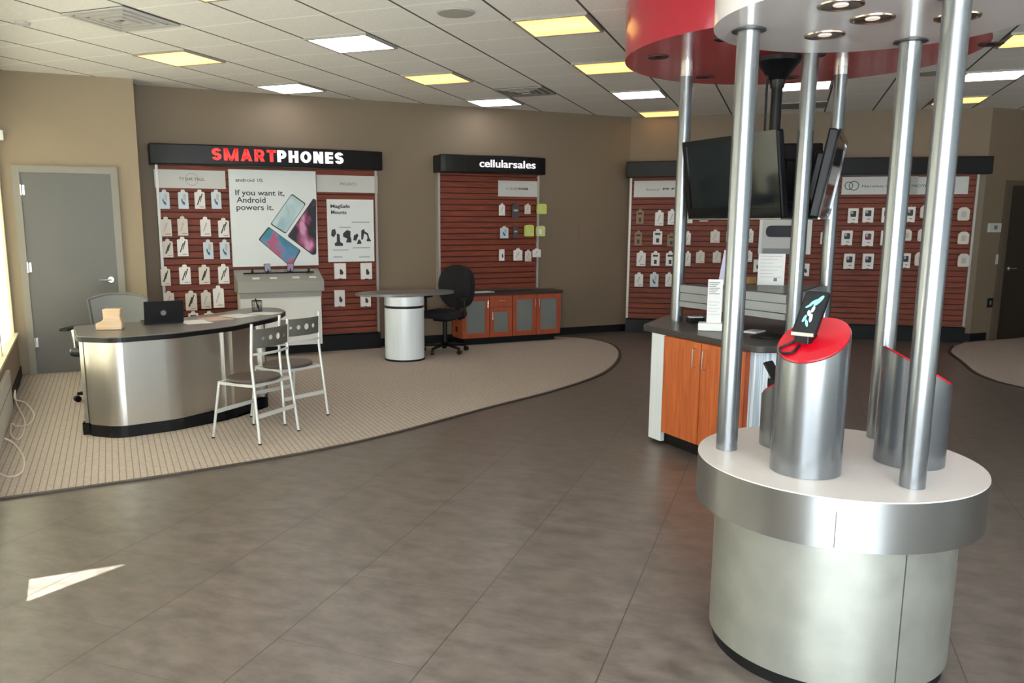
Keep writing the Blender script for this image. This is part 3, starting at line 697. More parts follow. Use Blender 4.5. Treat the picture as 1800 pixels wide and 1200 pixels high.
DESC = {'white': 'white card package', 'stripe': 'white package with black strap', 'dark': 'off-white package with dark case', 'tan': 'off-white card package', 'blue': 'blue-grey package with phone print',
        'kraft': 'brown kraft package', 'cam': 'white box with black window', 'camred': 'white box with red window', 'puffy': 'milky clear phone case', 'lime': 'lime green package', 'palelime': 'pale lime package', 'smoke': 'small dark package', 'puck': 'round white puck', 'mount': 'white box with small black print', 'twodark': 'white package with two dark prints'}
def rows(fr, u_, data, where, group):
    for r, (rname, items) in enumerate(data):
        for i, it in enumerate(items):
            px, py, w_, h_, k = it[:5]
            pack(fr, u_, px, py, w_, h_, k, '%s, %s, %s, %s' % (DESC[k], ORD[i], rname, where), group)
rows(FA, uA, [
    (ROW[0], [(289, 350, 20, 34, 'blue'), (322, 350, 20, 34, 'blue'), (351, 350, 20, 34, 'stripe'), (380, 350, 19, 34, 'blue')]),
    (ROW[1], [(292, 398, 21, 34, 'tan'), (321, 397, 20, 34, 'tan'), (361, 398, 20, 34, 'white'), (393, 400, 21, 34, 'stripe')]),
    (ROW[2], [(295, 436, 20, 32, 'dark'), (321, 433, 21, 34, 'stripe'), (366, 438, 19, 34, 'blue'), (395, 438, 19, 34, 'blue')]),
    (ROW[3], [(291, 485, 19, 33, 'dark'), (325, 482, 22, 34, 'stripe'), (359, 482, 21, 34, 'dark'), (393, 481, 21, 34, 'stripe')]),
    (ROW[4], [(297, 525, 20, 27, 'tan'), (336, 528, 22, 34, 'dark'), (362, 526, 19, 32, 'tan'), (384, 521, 21, 38, 'white')]),
    (ROW[5], [(340, 560, 19, 26, 'twodark'), (368, 560, 19, 26, 'white')])],
    'left of phone poster', 'packages left of the phone poster')
rows(FA, uA, [('upper pair', [(597, 476, 21, 27, 'mount'), (643, 476, 20, 28, 'mount')]), ('lower pair', [(596, 524, 19, 28, 'mount'), (642, 526, 18, 24, 'mount')])],
    'under mounts poster', 'boxes under the mounts poster')
rows(FA, uC, [
    (ROW[0], [(882, 368, 10, 21, 'white'), (906, 370, 12, 26, 'smoke'), (927, 367, 10, 18, 'tan'), (951, 367, 16, 18, 'lime')]),
    (ROW[1], [(886, 408, 14, 21, 'blue'), (906, 407, 8, 20, 'smoke'), (929, 405, 16, 20, 'lime'), (949, 406, 15, 18, 'palelime')]),
    (ROW[2], [(881, 448, 8, 20, 'mount'), (910, 447, 15, 21, 'white'), (928, 449, 11, 20, 'tan'), (943, 444, 14, 15, 'white')])],
    'on narrow slat wall', 'packages on the narrow slat wall')
rows(FB, uB, [
    (ROW[0], [(1125, 380, 12, 26, 'kraft'), (1159, 383, 14, 27, 'white'), (1181, 381, 13, 27, 'white'), (1213, 381, 8, 22, 'white'), (1237, 389, 15, 6, 'puck')]),
    (ROW[1], [(1122, 418, 12, 26, 'kraft'), (1156, 416, 15, 27, 'twodark'), (1180, 421, 13, 24, 'kraft'), (1209, 418, 9, 24, 'white'), (1257, 415, 15, 23, 'tan'), (1283, 414, 11, 22, 'white'), (1319, 414, 9, 24, 'white')]),
    (ROW[2], [(1127, 454, 15, 27, 'white'), (1152, 454, 14, 26, 'twodark'), (1178, 454, 14, 26, 'twodark'), (1209, 454, 9, 26, 'white'), (1231, 451, 14, 22, 'tan'), (1260, 451, 13, 21, 'tan'), (1317, 450, 9, 20, 'white'), (1330, 467, 10, 22, 'mount')]),
    (ROW[3], [(1123, 491, 14, 25, 'white'), (1150, 491, 14, 26, 'blue'), (1176, 491, 12, 25, 'white')])],
    'left on long slat wall', 'packages on the left of the long slat wall')
rows(FB, uB, [('column', [(1414, 474, 14, 22, 'mount'), (1447, 417, 8, 24, 'white')])], 'right of speaker board', 'packages on the left of the long slat wall')
rows(FB, uB, [
    (ROW[0], [(1499, 379, 16, 26, 'cam'), (1525, 378, 17, 26, 'cam'), (1558, 378, 15, 26, 'cam'), (1599, 377, 15, 27, 'cam'), (1626, 372, 16, 22, 'puffy'), (1693, 376, 19, 23, 'puffy')]),
    (ROW[1], [(1488, 418, 17, 26, 'cam'), (1525, 419, 17, 27, 'camred'), (1556, 418, 15, 26, 'cam'), (1594, 413, 14, 20, 'puffy'), (1622, 413, 17, 22, 'puffy'), (1693, 418, 17, 22, 'puffy')]),
    (ROW[2], [(1492, 459, 17, 27, 'cam'), (1525, 459, 17, 27, 'cam'), (1591, 458, 14, 26, 'cam'), (1617, 455, 17, 24, 'puffy'), (1693, 457, 18, 23, 'puffy')])],
    'right on long slat wall', 'boxes and cases on the right of the long slat wall')

# ------------------------------------------------------------------ posters and the white display cabinet (SMARTPHONES wall)
def local_poly(fr, pts, y): return [fr.px(a, b, y) for a, b in pts]
x0, z1 = FA.px(401, 297, -.14); x1, z0 = FA.px(560, 466, -.14)
po = thing('phone_poster', 'tall white poster of three phones reading If you want it, Android powers it', 'poster', (x0, 10.24-.14, z0), 0)
def P0(pts, y=0): return [(a-x0, b-z0) for a, b in local_poly(FA, pts, -.14)]
W1, H1 = x1-x0, z1-z0
obj('board', MB().bx(0, W1, 0, .03, 0, H1), POSTW, po)
def ptext(body, px, py, px2, hgt, m, bold=0, par=po, ox=None, oz=None, y=-.0015, ypl=-.14):
    a, b = FA.px(px, py, ypl); c_, _ = FA.px(px2, py, ypl)
    t = text('lettering', body, .08, m, par, (a-ox, y, b-oz), .0008, bold); fitw(t, c_-a); fith(t, hgt); return t
ptext('android 10.', 414, 319, 463, .040, INK, .0005, ox=x0, oz=z0)
ptext('If you want it,', 414, 346, 500, .085, INK, .001, ox=x0, oz=z0)
ptext('Android', 416, 356, 467, .066, INK, .001, ox=x0, oz=z0)
ptext('powers it.', 416, 372, 481, .082, INK, .001, ox=x0, oz=z0)
def grad_print(name, stops, sc):
    m, nt, b = newmat(name); tc = N(nt, 'ShaderNodeTexCoord'); nz = N(nt, 'ShaderNodeTexNoise'); nz.inputs['Scale'].default_value = sc; nz.inputs['Detail'].default_value = 2; nz.inputs['Distortion'].default_value = 1.5
    nt.links.new(tc.outputs['Object'], nz.inputs['Vector']); rp = N(nt, 'ShaderNodeValToRGB'); cr = rp.color_ramp
    cr.elements[0].position = stops[0][0]; cr.elements[0].color = (*stops[0][1], 1); cr.elements[1].position = stops[-1][0]; cr.elements[1].color = (*stops[-1][1], 1)
    for p_, c_ in stops[1:-1]: e = cr.elements.new(p_); e.color = (*c_, 1)
    nt.links.new(nz.outputs[0], rp.inputs[0]); nt.links.new(rp.outputs[0], b.inputs['Base Color']); b.inputs['Roughness'].default_value = .35; return m
for nm, pts, m, k in (('printed_pale_phone', [(513, 340), (538, 358), (502, 411), (475, 394)], grad_print('print_pale', [(.3, (.50, .62, .66)), (.55, (.30, .45, .52)), (.7, (.62, .68, .70))], 3), 2),
                      ('printed_dark_phone', [(551, 348), (556, 352), (556, 447), (549, 448), (505, 415)], grad_print('print_dark', [(.35, (.012, .010, .014)), (.54, (.015, .010, .018)), (.62, (.25, .04, .12)), (.72, (.60, .28, .45))], 1.8), 2),
                      ('printed_red_blue_phone', [(472, 398), (529, 440), (512, 470), (454, 421)], grad_print('print_red_blue', [(.35, (.03, .20, .28)), (.5, (.10, .22, .42)), (.58, (.50, .08, .12)), (.7, (.35, .10, .20))], 3.2), 2)):
    pp = P0(pts); outl = rounded(pp, .025, 4)
    obj(nm+'_rim', quad2([(a, b) for a, b in outl], -.0012, .0), INK, po)
    cx_ = sum(a for a, b in outl)/len(outl); cz_ = sum(b for a, b in outl)/len(outl)
    obj(nm, quad2([(cx_+(a-cx_)*.94, cz_+(b-cz_)*.94) for a, b in outl], -.0026, -.0012), m, po)
# small mounts poster in a white frame
xa, za = FA.px(574, 350, -.13); xb, zb = FA.px(658, 459, -.13)
mp_ = thing('mounts_poster', 'small framed white poster showing black phone mounts above the boxes', 'poster', (xa, 10.24-.13, zb), 0)
Wm, Hm = xb-xa, za-zb
obj('frame', MB().bx(0, Wm, -.008, .012, 0, .025).bx(0, Wm, -.008, .012, Hm-.025, Hm).bx(0, .025, -.008, .012, .025, Hm-.025).bx(Wm-.025, Wm, -.008, .012, .025, Hm-.025), WHITE, mp_)
obj('sheet', MB().bx(.025, Wm-.025, .0, .012, .025, Hm-.025), POSTW, mp_)
for body, px, py, px2, hg, b_ in (('MagSafe', 581, 367, 615, .055, .002), ('Mounts', 582, 376, 609, .045, .002)):
    t = ptext(body, px, py, px2, hg, INK, b_, par=mp_, ox=xa, oz=zb, y=-.0012, ypl=-.13)
for i, pts in enumerate(([(583, 404), (589, 402), (591, 410), (587, 417), (582, 414)], [(592, 410), (597, 412), (598, 425), (603, 428), (603, 432), (589, 432), (588, 428), (592, 425)], [(603, 410), (610, 404), (616, 406), (616, 418), (610, 419), (603, 416)], [(611, 417), (617, 417), (618, 426), (608, 426)],
                         [(622, 414), (628, 410), (630, 414), (626, 423), (621, 422)], [(630, 421), (633, 421), (636, 428), (627, 429)], [(635, 405), (640, 402), (641, 406), (638, 421), (635, 421)], [(640, 406), (647, 410), (649, 418), (653, 424), (644, 424), (646, 418), (645, 413), (640, 410)])):
    q = [FA.px(a, b, -.13) for a, b in pts]
    obj('printed_mount', quad2(rounded([(a-xa, b-zb) for a, b in q], .008, 3), -.0014, 0), INK, mp_)
for px, py, px2 in ((596, 400, 617), (618, 391, 650), (585, 440, 613), (620, 436, 650), (586, 452, 602), (631, 452, 650)):
    q = FA.px(px, py, -.13); q2 = FA.px(px2, py, -.13)
    obj('caption', MB().bx(q[0]-xa, q2[0]-xa, -.0012, 0, q[1]-zb, q[1]-zb+.008), INKG, mp_)
# display cabinet: white base, sloping grey top with four labels and devices on a rail
xa, _ = FA.px(415, 500, -.33); xb, _ = FA.px(566, 500, -.33)
zf = FA.px(430, 493, -.45)[1]
t = thing('phone_display_cabinet', 'white display cabinet with a sloping grey top under the phone poster', 'display cabinet', (xa, 10.24, 0), 0)
CW = xb-xa; D0, D1 = -.145, -.42
obj('body', MB().bx(.03, CW-.03, D1+.02, D0, .145, .80), WHITE, t, bevel=.006)
obj('top_rail', MB().bx(.03, CW-.03, D1+.0, D1+.018, .735, .80), GREYPL, t)
tp = MB(); zb_, zf_ = 1.06, .93
tp.add([(0, D1-.03, .80), (CW, D1-.03, .80), (CW, D0, .80), (0, D0, .80), (0, D1-.03, zf_), (CW, D1-.03, zf_), (CW, D0, zb_), (0, D0, zb_)], [(0, 3, 2, 1), (4, 5, 6, 7), (0, 1, 5, 4), (1, 2, 6, 5), (2, 3, 7, 6), (3, 0, 4, 7)])
obj('sloping_top', tp, mat('warm_grey_laminate', (.30, .29, .26), .4), t, bevel=.006)
sl = (zb_-zf_)/(D0-D1+.03); ang = math.atan(sl)
def onslope(fx, fy, up=0): y = D1-.03+(D0-D1+.03)*fy; return (CW*fx, y-up*math.sin(ang), zf_+(zb_-zf_)*fy+up*math.cos(ang))
for fx in (.22, .42, .68, .88):
    q = obj('price_label', MB().box((0, 0, 0), (.085, .045, .004)), PAPER, t); q.location = onslope(fx, .25, .004); q.rotation_euler = (ang, 0, 0)
obj('security_rail', MB().tube([onslope(.1, .62, .012), onslope(.92, .62, .012)], .008, 8), BLACKP, t)
for fx in (.2, .86):
    obj('holder', MB().lathe([(0, 0), (.03, 0), (.012, .03), (.012, .055), (0, .055)], (0, 0), 14).xf(Matrix.Translation(Vector(onslope(fx, .62, .005)))), BLACKP, t)
for fx, m, lab in ((.38, mat('lilac_screen', (.35, .34, .48), .2), 'small upright phone with a pale lilac screen on the sloping display top'), (.64, mat('violet_screen', (.30, .22, .36), .2), 'violet tilted phone on the sloping display top, nearest the right end')):
    base = Vector(onslope(fx, .62, .022))+Vector((xa, 10.24, 0))
    d_ = thing('display_phone', lab, 'phone', base, .15 if fx < .5 else -.35)
    R = Matrix.Rotation(-.35, 4, 'X')
    obj('stand', MB().tube([(0, .0, 0), (0, .02, .04)], .012, 10), BLACKP, d_)
    obj('body', MB().box((0, 0, .055), (.08, .010, .10)).xf(R), BLACKP, d_, bevel=.004)
    obj('screen', MB().box((0, -.006, .055), (.070, .002, .088)).xf(R), m, d_)

# board with a grey speaker shape in the middle of the long slat wall
xa, za = FB.px(1336, 383, -.13); xb, zb = FB.px(1424, 447, -.13)
g = FB.o+FB.x*xa+FB.n*(-.13); t = thing('speaker_board', 'white framed board showing a dark grey oblong speaker, behind the canopy poles', 'poster', (g.x, g.y, zb), FB.rz)
Wb, Hb = xb-xa, za-zb
obj('frame_side', MB().bx(0, .04, -.01, .03, 0, Hb), WHITE, t); obj('frame_side', MB().bx(Wb-.06, Wb, -.01, .03, 0, Hb), WHITE, t)
obj('sheet', MB().bx(.04, Wb-.06, 0, .03, .0, Hb), PANELW, t)
obj('lower_band', MB().bx(.06, Wb-.08, -.004, 0, .0, .08), mat('mid_grey_band', (.25, .26, .28), .5), t)
obj('speaker_shape', quad2(rounded([(.09, .24), (Wb-.12, .24), (Wb-.12, .40), (.09, .40)], .075, 8), -.03, 0), mat('slate_fabric', (.055, .06, .07), .9), t)
# blank cover plate on the back wall, thermostat, switch, socket, sensor
x0, z0 = FA.px(1018, 422, -.01); x1, z1 = FA.px(1044, 391, -.01)
q = obj('cover_plate', MB().bx(x0, x1, 10.228, 10.2398, z0, z1), mat('taupe_plate', (.205, .148, .10), .5), bevel=.003); tag(q, 'square blank cover plate painted like the back wall, right of the narrow slat wall', 'wall plate')
FC = Frame(B1, 0)
def wallbit(name, px0, py0, px1, py1, m, label, cat, th=.02):
    x0, za = FC.px(px0, py0, -.01); x1, zb = FC.px(px1, py1, -.01)
    q = obj(name, MB().bx(B1[0]+x0, B1[0]+x1, 7.38-th, 7.3798, min(za, zb), max(za, zb)), m, bevel=.003); tag(q, label, cat); return q, B1[0]+(x0+x1)/2, (za+zb)/2
q, cx_, cz_ = wallbit('thermostat', 1738, 392, 1757, 408, PANELW, 'white thermostat on the wall left of the dark door', 'thermostat', .03)
obj('display', MB().bx(cx_-.03, cx_+.035, 7.346, 7.3495, cz_-.025, cz_+.03), INKG, q)
q, cx_, cz_ = wallbit('light_switch', 1752, 447, 1760, 464, PANELW, 'white light switch beside the dark door at the right', 'switch', .008)
obj('toggle', MB().bx(cx_-.008, cx_+.008, 7.36, 7.372, cz_-.015, cz_+.015), WHITE, q)
q, cx_, cz_ = wallbit('wall_socket', 1737, 524, 1745, 540, BLACKP, 'black wall socket low on the wall left of the dark door', 'socket', .008)
obj('outlet', MB().bx(cx_-.015, cx_+.015, 7.366, 7.372, cz_-.03, cz_+.03), INKG, q)
q = obj('wall_sensor', MB().bx(-.950, -.905, 9.74, 9.80, 2.44, 2.54), WHITE, bevel=.006); tag(q, 'small white sensor box high in the corner left of the grey door', 'sensor')

# ------------------------------------------------------------------ round display kiosk in front
KX, KY = 2.435, 2.135; KR = .500; KZ = .745
k1 = thing('display_kiosk', 'round silver kiosk with white top, three poles and a white canopy', 'kiosk', (KX, KY, 0))
BR = .425
obj('plinth', MB().cyl((0, 0), BR-.012, .001, .05, 72), BLACKTRIM, k1)
sa = math.atan2(-.87, -.49); q0 = onplane(1603, 1080, Vector((KX-.3, KY-.3, 0)), Vector((.66, .75, 0))); sa = math.atan2(q0.y-KY, q0.x-KX)
def arcshell(r, z0, z1, a0, a1, th, n=60):
    mb = MB(); mb.grid(lambda u, v: (r*math.cos(a0+(a1-a0)*u), r*math.sin(a0+(a1-a0)*u), z0+(z1-z0)*v), n, 1, th); return mb
obj('body_panel', arcshell(BR, .05, .585, sa+.006, sa+PI-.004, .012), GALV, k1)
obj('body_panel', arcshell(BR, .05, .585, sa+PI+.004, sa+2*PI-.006, .012), GALV, k1)
obj('core', MB().cyl((0, 0), BR-.03, .05, .58, 48), BLACKP, k1)
q1 = onplane(1468, 930, Vector((KX-.35, KY-.35, 0)), Vector((.66, .75, 0))); ra = math.atan2(q1.y-KY, q1.x-KX)
obj('rim_band', arcshell(KR, .572, KZ-.004, ra+.002, ra+PI-.002, .01), ALU, k1)
obj('rim_band', arcshell(KR, .572, KZ-.004, ra+PI+.002, ra+2*PI-.002, .01), ALU, k1)
obj('underside', MB().cyl((0, 0), KR-.012, .575, .70, 72), BLACKP, k1)
obj('tabletop', MB().cyl((0, 0), KR-.001, .703, KZ, 96), WHITELAM, k1, label='white laminate top')
CZ = 2.30; CR = .535; CCX, CCY = .01, -.02
cn = obj('canopy', MB().cyl((CCX, CCY), CR, CZ, CZ+.24, 96), CANOPYW, k1, label='white gloss canopy disc')
for px, py in ((2.147, 2.402), (2.832, 2.283), (2.398, 1.782)):
    x, y = px-KX, py-KY
    obj('pole', MB().cyl((x, y), .040, KZ+.001, CZ-.001, 36), TUBE, k1)
    obj('flange', MB().lathe([(.041, CZ-.008), (.060, CZ-.006), (.060, CZ-.0005)], (x, y), 36), mat('dark_flange', (.06, .06, .06), .4, .5) if 'dark_flange' not in bpy.data.materials else bpy.data.materials['dark_flange'], k1)
def downlight(par, x, y, z, r, refl, glow=True):
    d = obj('downlight', MB().lathe([(r, 0), (r*.98, -.005), (r*.86, -.006), (r*.80, -.002), (r*.80, .0)], (x, y), 32, cz=z), refl, par)
    obj('reflector', MB().lathe([(r*.80, -.003), (r*.62, -.0022), (r*.45, -.0012), (0, -.001)], (x, y), 28, cz=z), refl, d)
    obj('bulb', MB().lathe([(0, -.005), (r*.30, -.004), (r*.34, -.001)], (x, y), 20, cz=z), BULB if glow else BLACKP, d)
for px, py in ((1478, 8), (1534, 32), (1450, 61), (1683, 29)):
    q = at(px, py, CZ); downlight(k1, q.x-KX, q.y-KY, CZ, .072, BRONZE)
def pedestal(cx, cy, zc, gx, gy, hang=None):
    r = .119
    p_ = obj('phone_pedestal', MB().prism(circle(0, 0, r, 64), KZ+.001, lambda z, q=None: 0) if False else MB().prism([(a+cx-KX, b+cy-KY) for a, b in circle(0, 0, r, 64)], KZ+.001, lambda z: 0, True) if False else slant(cx-KX, cy-KY, r, KZ+.001, zc, gx, gy), TUBE, k1)
    obj('red_cap', slant(cx-KX, cy-KY, r-.004, None, zc+.001, gx, gy, cap=True), REDGLOSS, p_, label='glossy red sloping cap')
def slant(cx, cy, r, z0, zc, gx, gy, cap=False, n=64):
    mb = MB(); C_ = circle(0, 0, r, n); zt = lambda a, b: zc+gx*a+gy*b
    top = [Vector((cx+a, cy+b, zt(a, b)+(.006 if cap else 0))) for a, b in C_]; bot = [Vector((cx+a, cy+b, zt(a, b) if cap else z0)) for a, b in C_]
    mb.v = bot+top; mb.f = [[i, (i+1) % n, n+(i+1) % n, n+i] for i in range(n)]+[list(range(n))[::-1]]+[[n+i for i in range(n)]]; mb.sm = [True]*n+[False]*2
    return mb
pedestal(2.212, 2.068, 1.212, .54, .16)
pedestal(2.645, 1.990, 1.103, -.47, .31)
pedestal(2.420, 2.345, .990, 0, -.56)

# smartphone on its stand on the nearest pedestal
def phone_on_stand(cx, cy, z, rz, label, pic=True, tilt=.62):
    t = thing('smartphone_stand', label, 'phone', (cx, cy, z), rz)
    obj('base_wedge', MB().prism(rounded([(-.026, -.02), (.026, -.02), (.030, .05), (-.030, .05)], .006), -.012, .012), BLACKP, t)
    obj('neck', MB().tube([(0, .03, .008), (0, .045, .03), (0, .035, .055)], .016, 12), BLACKP, t)
    R = Matrix.Translation((0, -.004, .012)) @ Matrix.Rotation(-tilt, 4, 'X') @ Matrix.Scale(1.18, 4)
    b = obj('phone_body', quad2(rounded([(-.036, 0), (.036, 0), (.036, .150), (-.036, .150)], .008, 4), -.005, .004).xf(R), BLACKP, t)
    obj('screen', quad2(rounded([(-.033, .003), (.033, .003), (.033, .147), (-.033, .147)], .006, 4), -.0058, -.005).xf(R), mat('phone_screen', (.008, .010, .012), .08), b)
    if pic:
        cy_ = mat('cyan_flower_print', (.16, .50, .58), .3, emit=(.25, .75, .85), es=.55); bl = mat('pale_flower_print', (.5, .72, .85), .3, emit=(.6, .8, .95), es=.5)
        for (a, bb, rr, el, an, m) in ((.012, .118, .017, 2.0, .5, cy_), (-.002, .112, .011, 2.1, .75, cy_), (.004, .088, .012, 1.5, .1, bl), (-.012, .098, .009, 1.9, .95, cy_), (-.004, .074, .013, 1.3, -.3, bl), (-.012, .055, .011, 1.9, .2, cy_), (.006, .058, .012, 2.0, -.1, bl), (-.001, .040, .010, 2.2, -.4, cy_)):
            pts = [(a+(rr*el*math.cos(k)*math.sin(an)+rr*.62*math.sin(k)*math.cos(an))*.62, bb+(rr*el*math.cos(k)*math.cos(an)-rr*.62*math.sin(k)*math.sin(an))*.62) for k in [2*PI*i/14 for i in range(14)]]
            obj('petal_image', quad2(pts, -.0066, -.0058).xf(R), m, b)
    obj('lower_clip', MB().box((0, -.008, .018), (.078, .014, .012)), CHROME, t)
    return t
phz = 1.212
def capz(x, y): return 1.219+.54*(x-2.212)+.16*(y-2.068)
px_, py_ = 2.178, 2.082
phone_on_stand(px_, py_, capz(px_, py_)+.015, -1.22, 'black smartphone with cyan flower picture standing on the nearest red pedestal cap')
cab = [(px_+.01, py_+.02), (px_-.02, py_+.03), (px_-.06, py_+.045), (px_-.075, py_+.02), (px_-.06, py_-.01), (px_-.02, py_-.005)]
cab3 = [Vector((a, b, capz(a, b)+.006)) for a, b in cab]
obj_c = obj('charging_cable', MB().tube(catmull(cab3, 6), .0045, 8), BLACKP); tag(obj_c, 'black charging cable looped on the nearest red pedestal cap', 'cable')
def capz2(x, y): return 1.110-.47*(x-2.645)+.31*(y-1.990)
t = thing('smartphone_stand', 'white phone holder on the right red pedestal cap, behind the nearest pole', 'phone', (2.69, 1.985, capz2(2.69, 1.985)+.008), 2.2)
obj('base_wedge', MB().prism(rounded([(-.024, -.02), (.024, -.02), (.024, .03), (-.024, .03)], .006), -.015, .015), mat('dark_red_plastic', (.10, .01, .015), .35), t)
R = Matrix.Translation((0, 0, .012)) @ Matrix.Rotation(-.9, 4, 'X'); obj('phone_body', quad2(rounded([(-.032, 0), (.032, 0), (.032, .11), (-.032, .11)], .006, 4), -.004, .004).xf(R), WHITE, t)
t = thing('smartphone_stand', 'dark phone holder on the rear pedestal, mostly hidden by the nearest pedestal', 'phone', (2.375, 2.39, .990+.6*-.045+.03), .3)
obj('base_wedge', MB().prism(rounded([(-.024, -.02), (.024, -.02), (.024, .03), (-.024, .03)], .006), -.018, .015), BLACKP, t)
R = Matrix.Translation((0, 0, .012)) @ Matrix.Rotation(-.6, 4, 'X'); obj('phone_body', quad2(rounded([(-.032, 0), (.032, 0), (.032, .08), (-.032, .08)], .006, 4), -.004, .004).xf(R), BLACKP, t)

# ------------------------------------------------------------------ service kiosk behind it with the red canopy
S0 = Vector((3.64, 4.40, 0)); k2 = thing('service_kiosk', 'cherry and ribbed white kiosk with shelf, poles and a large red canopy', 'kiosk', S0)
def rel(p): return [(a-S0.x, b-S0.y) for a, b in p]
def offset(poly, d):
    c_ = Vector((sum(p[0] for p in poly)/len(poly), sum(p[1] for p in poly)/len(poly))); return [tuple(Vector(p)+(c_-Vector(p)).normalized()*d) for p in poly]
core = rounded([(3.655, 4.97), (4.25, 5.45), (4.99, 4.94), (5.02, 4.53), (4.12, 3.69), (3.655, 3.87)], [.12, .3, .2, .25, .35, .06], 8)
obj('kick_base', MB().prism(rel(offset(core, .03)), .001, .10), BLACKTRIM, k2)
obj('ribbed_body', MB().prism(rel(core), .03 if False else .10, .822, True), RIBW, k2, label='ribbed white metal side')
obj('toe_ring', MB().prism(rel(offset(core, -.004)), .03, .10), BLACKTRIM, k2)
top = rounded([(3.60, 5.00), (4.25, 5.52), (5.05, 5.00), (5.08, 4.50), (4.14, 3.62), (3.60, 3.81)], [.10, .3, .2, .25, .35, .10], 8)
obj('countertop', MB().prism(rel(top), .822, .866), COUNTER, k2, bevel=.004)
obj('carcass', MB().bx(3.622-S0.x, 3.67-S0.x, 3.915-S0.y, 4.738-S0.y, .10, .82), CHERRYD, k2)
for i, (ya, yb, hy) in enumerate(((4.335, 4.735, 4.38), (3.92, 4.325, 4.28))):
    d = obj('cabinet_door', MB().bx(3.604-S0.x, 3.622-S0.x, ya-S0.y, yb-S0.y, .105, .815), CHERRY, k2, bevel=.002)
    obj('door_handle', MB().tube([(3.604-S0.x, hy-S0.y, .775), (3.575-S0.x, hy-S0.y, .77), (3.575-S0.x, hy-S0.y, .645), (3.604-S0.x, hy-S0.y, .64)], .006, 10), CHROME, d)
obj('ribbed_end', MB().bx(3.606-S0.x, 3.64-S0.x, 4.74-S0.y, 4.885-S0.y, .03, .82), PALEMETAL, k2)
RAIL = mat('grey_rail_paint', (.30, .32, .34), .4, .3)
POL = [(3.99, 5.10), (4.04, 3.96), (4.965, 4.565)]
RZ = 2.742; RCX, RCY, RR = 4.37, 4.42, 1.15
for x, y in POL:
    obj('pole', MB().cyl((x-S0.x, y-S0.y), .048, .867, RZ-.055, 32), TUBE, k2)
    obj('collar', MB().lathe([(.049, RZ-.055), (.054, RZ-.055), (.054, RZ-.001), (.049, RZ-.001)], (x-S0.x, y-S0.y), 32), CHROME, k2)
for i in range(3):
    a = Vector(POL[i]); b = Vector(POL[(i+1) % 3]); d = (b-a).normalized(); n = Vector((-d.y, d.x))
    cc = (Vector((4.33, 4.54))-(a+b)/2).normalized(); L_ = (b-a).length-.10; mid = (a+b)/2; an = math.atan2(d.y, d.x)
    rl = MB()
    for z0_, z1_, t_ in ((.985, 1.025, .030), (1.030, 1.090, .022), (1.095, 1.150, .030)): rl.box((mid.x-S0.x, mid.y-S0.y, (z0_+z1_)/2), (L_, t_*1.4, z1_-z0_), an)
    obj('shelf_rail', rl, RAIL if i != 2 else PANELW, k2)
obj('shelf', MB().prism(rel(offset([(p[0], p[1]) for p in POL], .06)), 1.1, 1.155), COUNTER, k2)
obj('canopy', MB().cyl((RCX-S0.x, RCY-S0.y), RR, RZ, 3.12, 128), CANOPYR, k2, label='large red gloss canopy drum')
for px, py in ((1157, 100), (1239, 135), (1276, 68), (1432, 97), (1389, 136), (1742, 77)):
    q = at(px, py, RZ); downlight(k2, q.x-S0.x, q.y-S0.y, RZ, .075, DARKR, False)
# televisions under the red canopy
TX, TY = 4.30, 4.50
tm = thing('television_mount', 'black ceiling pole under the red canopy that carries the televisions', 'mount', (TX, TY, 1.6))
obj('flared_cover', MB().lathe([(.16, RZ-.001-1.6), (.15, RZ-.03-1.6), (.11, RZ-.075-1.6), (.055, RZ-.15-1.6), (.045, RZ-.20-1.6)], (0, 0), 28), BLACKP, tm)
obj('drop_pole', MB().cyl((0, 0), .038, .20, RZ-1.6-.19, 24), BLACKP, tm)
obj('cable', MB().tube([(-.07, .02, RZ-1.6-.06), (-.075, .02, .9), (-.06, .03, .62), (-.02, .03, .5)], .008, 8), BLACKP, tm)
obj('hub', MB().cyl((0, 0), .10, .20, .46, 24), BLACKP, tm)
def tv(phi, label, dist, tilt=.16, w=.93, h=.56, zc=1.925, sh=0):
    x, y = TX+dist*math.cos(phi), TY+dist*math.sin(phi)
    t = thing('television', label, 'television', (x, y, zc), phi+PI/2, 'televisions under the red canopy')
    R = Matrix.Rotation(tilt, 4, 'X')          # top leans out over the viewer
    T2 = Matrix.Translation((sh, 0, 0)) @ R
    obj('cabinet', MB().box((0, .03, 0), (w, .06, h)).xf(T2), BLACKP, t, bevel=.012)
    bz = MB().bx(-w/2, w/2, -.012, 0, h/2-.035, h/2).bx(-w/2, w/2, -.012, 0, -h/2, -h/2+.075).bx(-w/2, -w/2+.035, -.012, 0, -h/2+.075, h/2-.035).bx(w/2-.035, w/2, -.012, 0, -h/2+.075, h/2-.035)
    obj('bezel', bz.xf(T2), mat('piano_black', (.006, .006, .007), .08) if 'piano_black' not in bpy.data.materials else bpy.data.materials['piano_black'], t)
    obj('screen', MB().bx(-w/2+.035, w/2-.035, -.004, 0, -h/2+.075, h/2-.035).xf(T2), SCREEN, t)
    obj('chrome_strip', MB().bx(-w/2, w/2, -.014, -.002, -h/2-.004, -h/2+.002).xf(T2), CHROME, t)
    obj('power_light', MB().box((w*.18, -.013, -h/2+.03), (.012, .004, .012)).xf(T2), PAPER, t)
    obj('rear_bulge', MB().box((0, .09, -.02), (w*.6, .07, h*.6)).xf(T2), BLACKP, t, bevel=.02)
    obj('bracket', MB().box((0, .14, 0), (.14, .04, .20)).xf(Matrix.Translation((sh, 0, 0))), BLACKP, t)
tv(PI*1.0, 'television facing left under the red canopy, behind the two left front poles', .36, sh=-.02)
tv(math.radians(309), 'television seen almost edge on beside the rear right canopy pole', .40)
tv(math.radians(60), 'television turned away, its black back showing between the other two', .44)

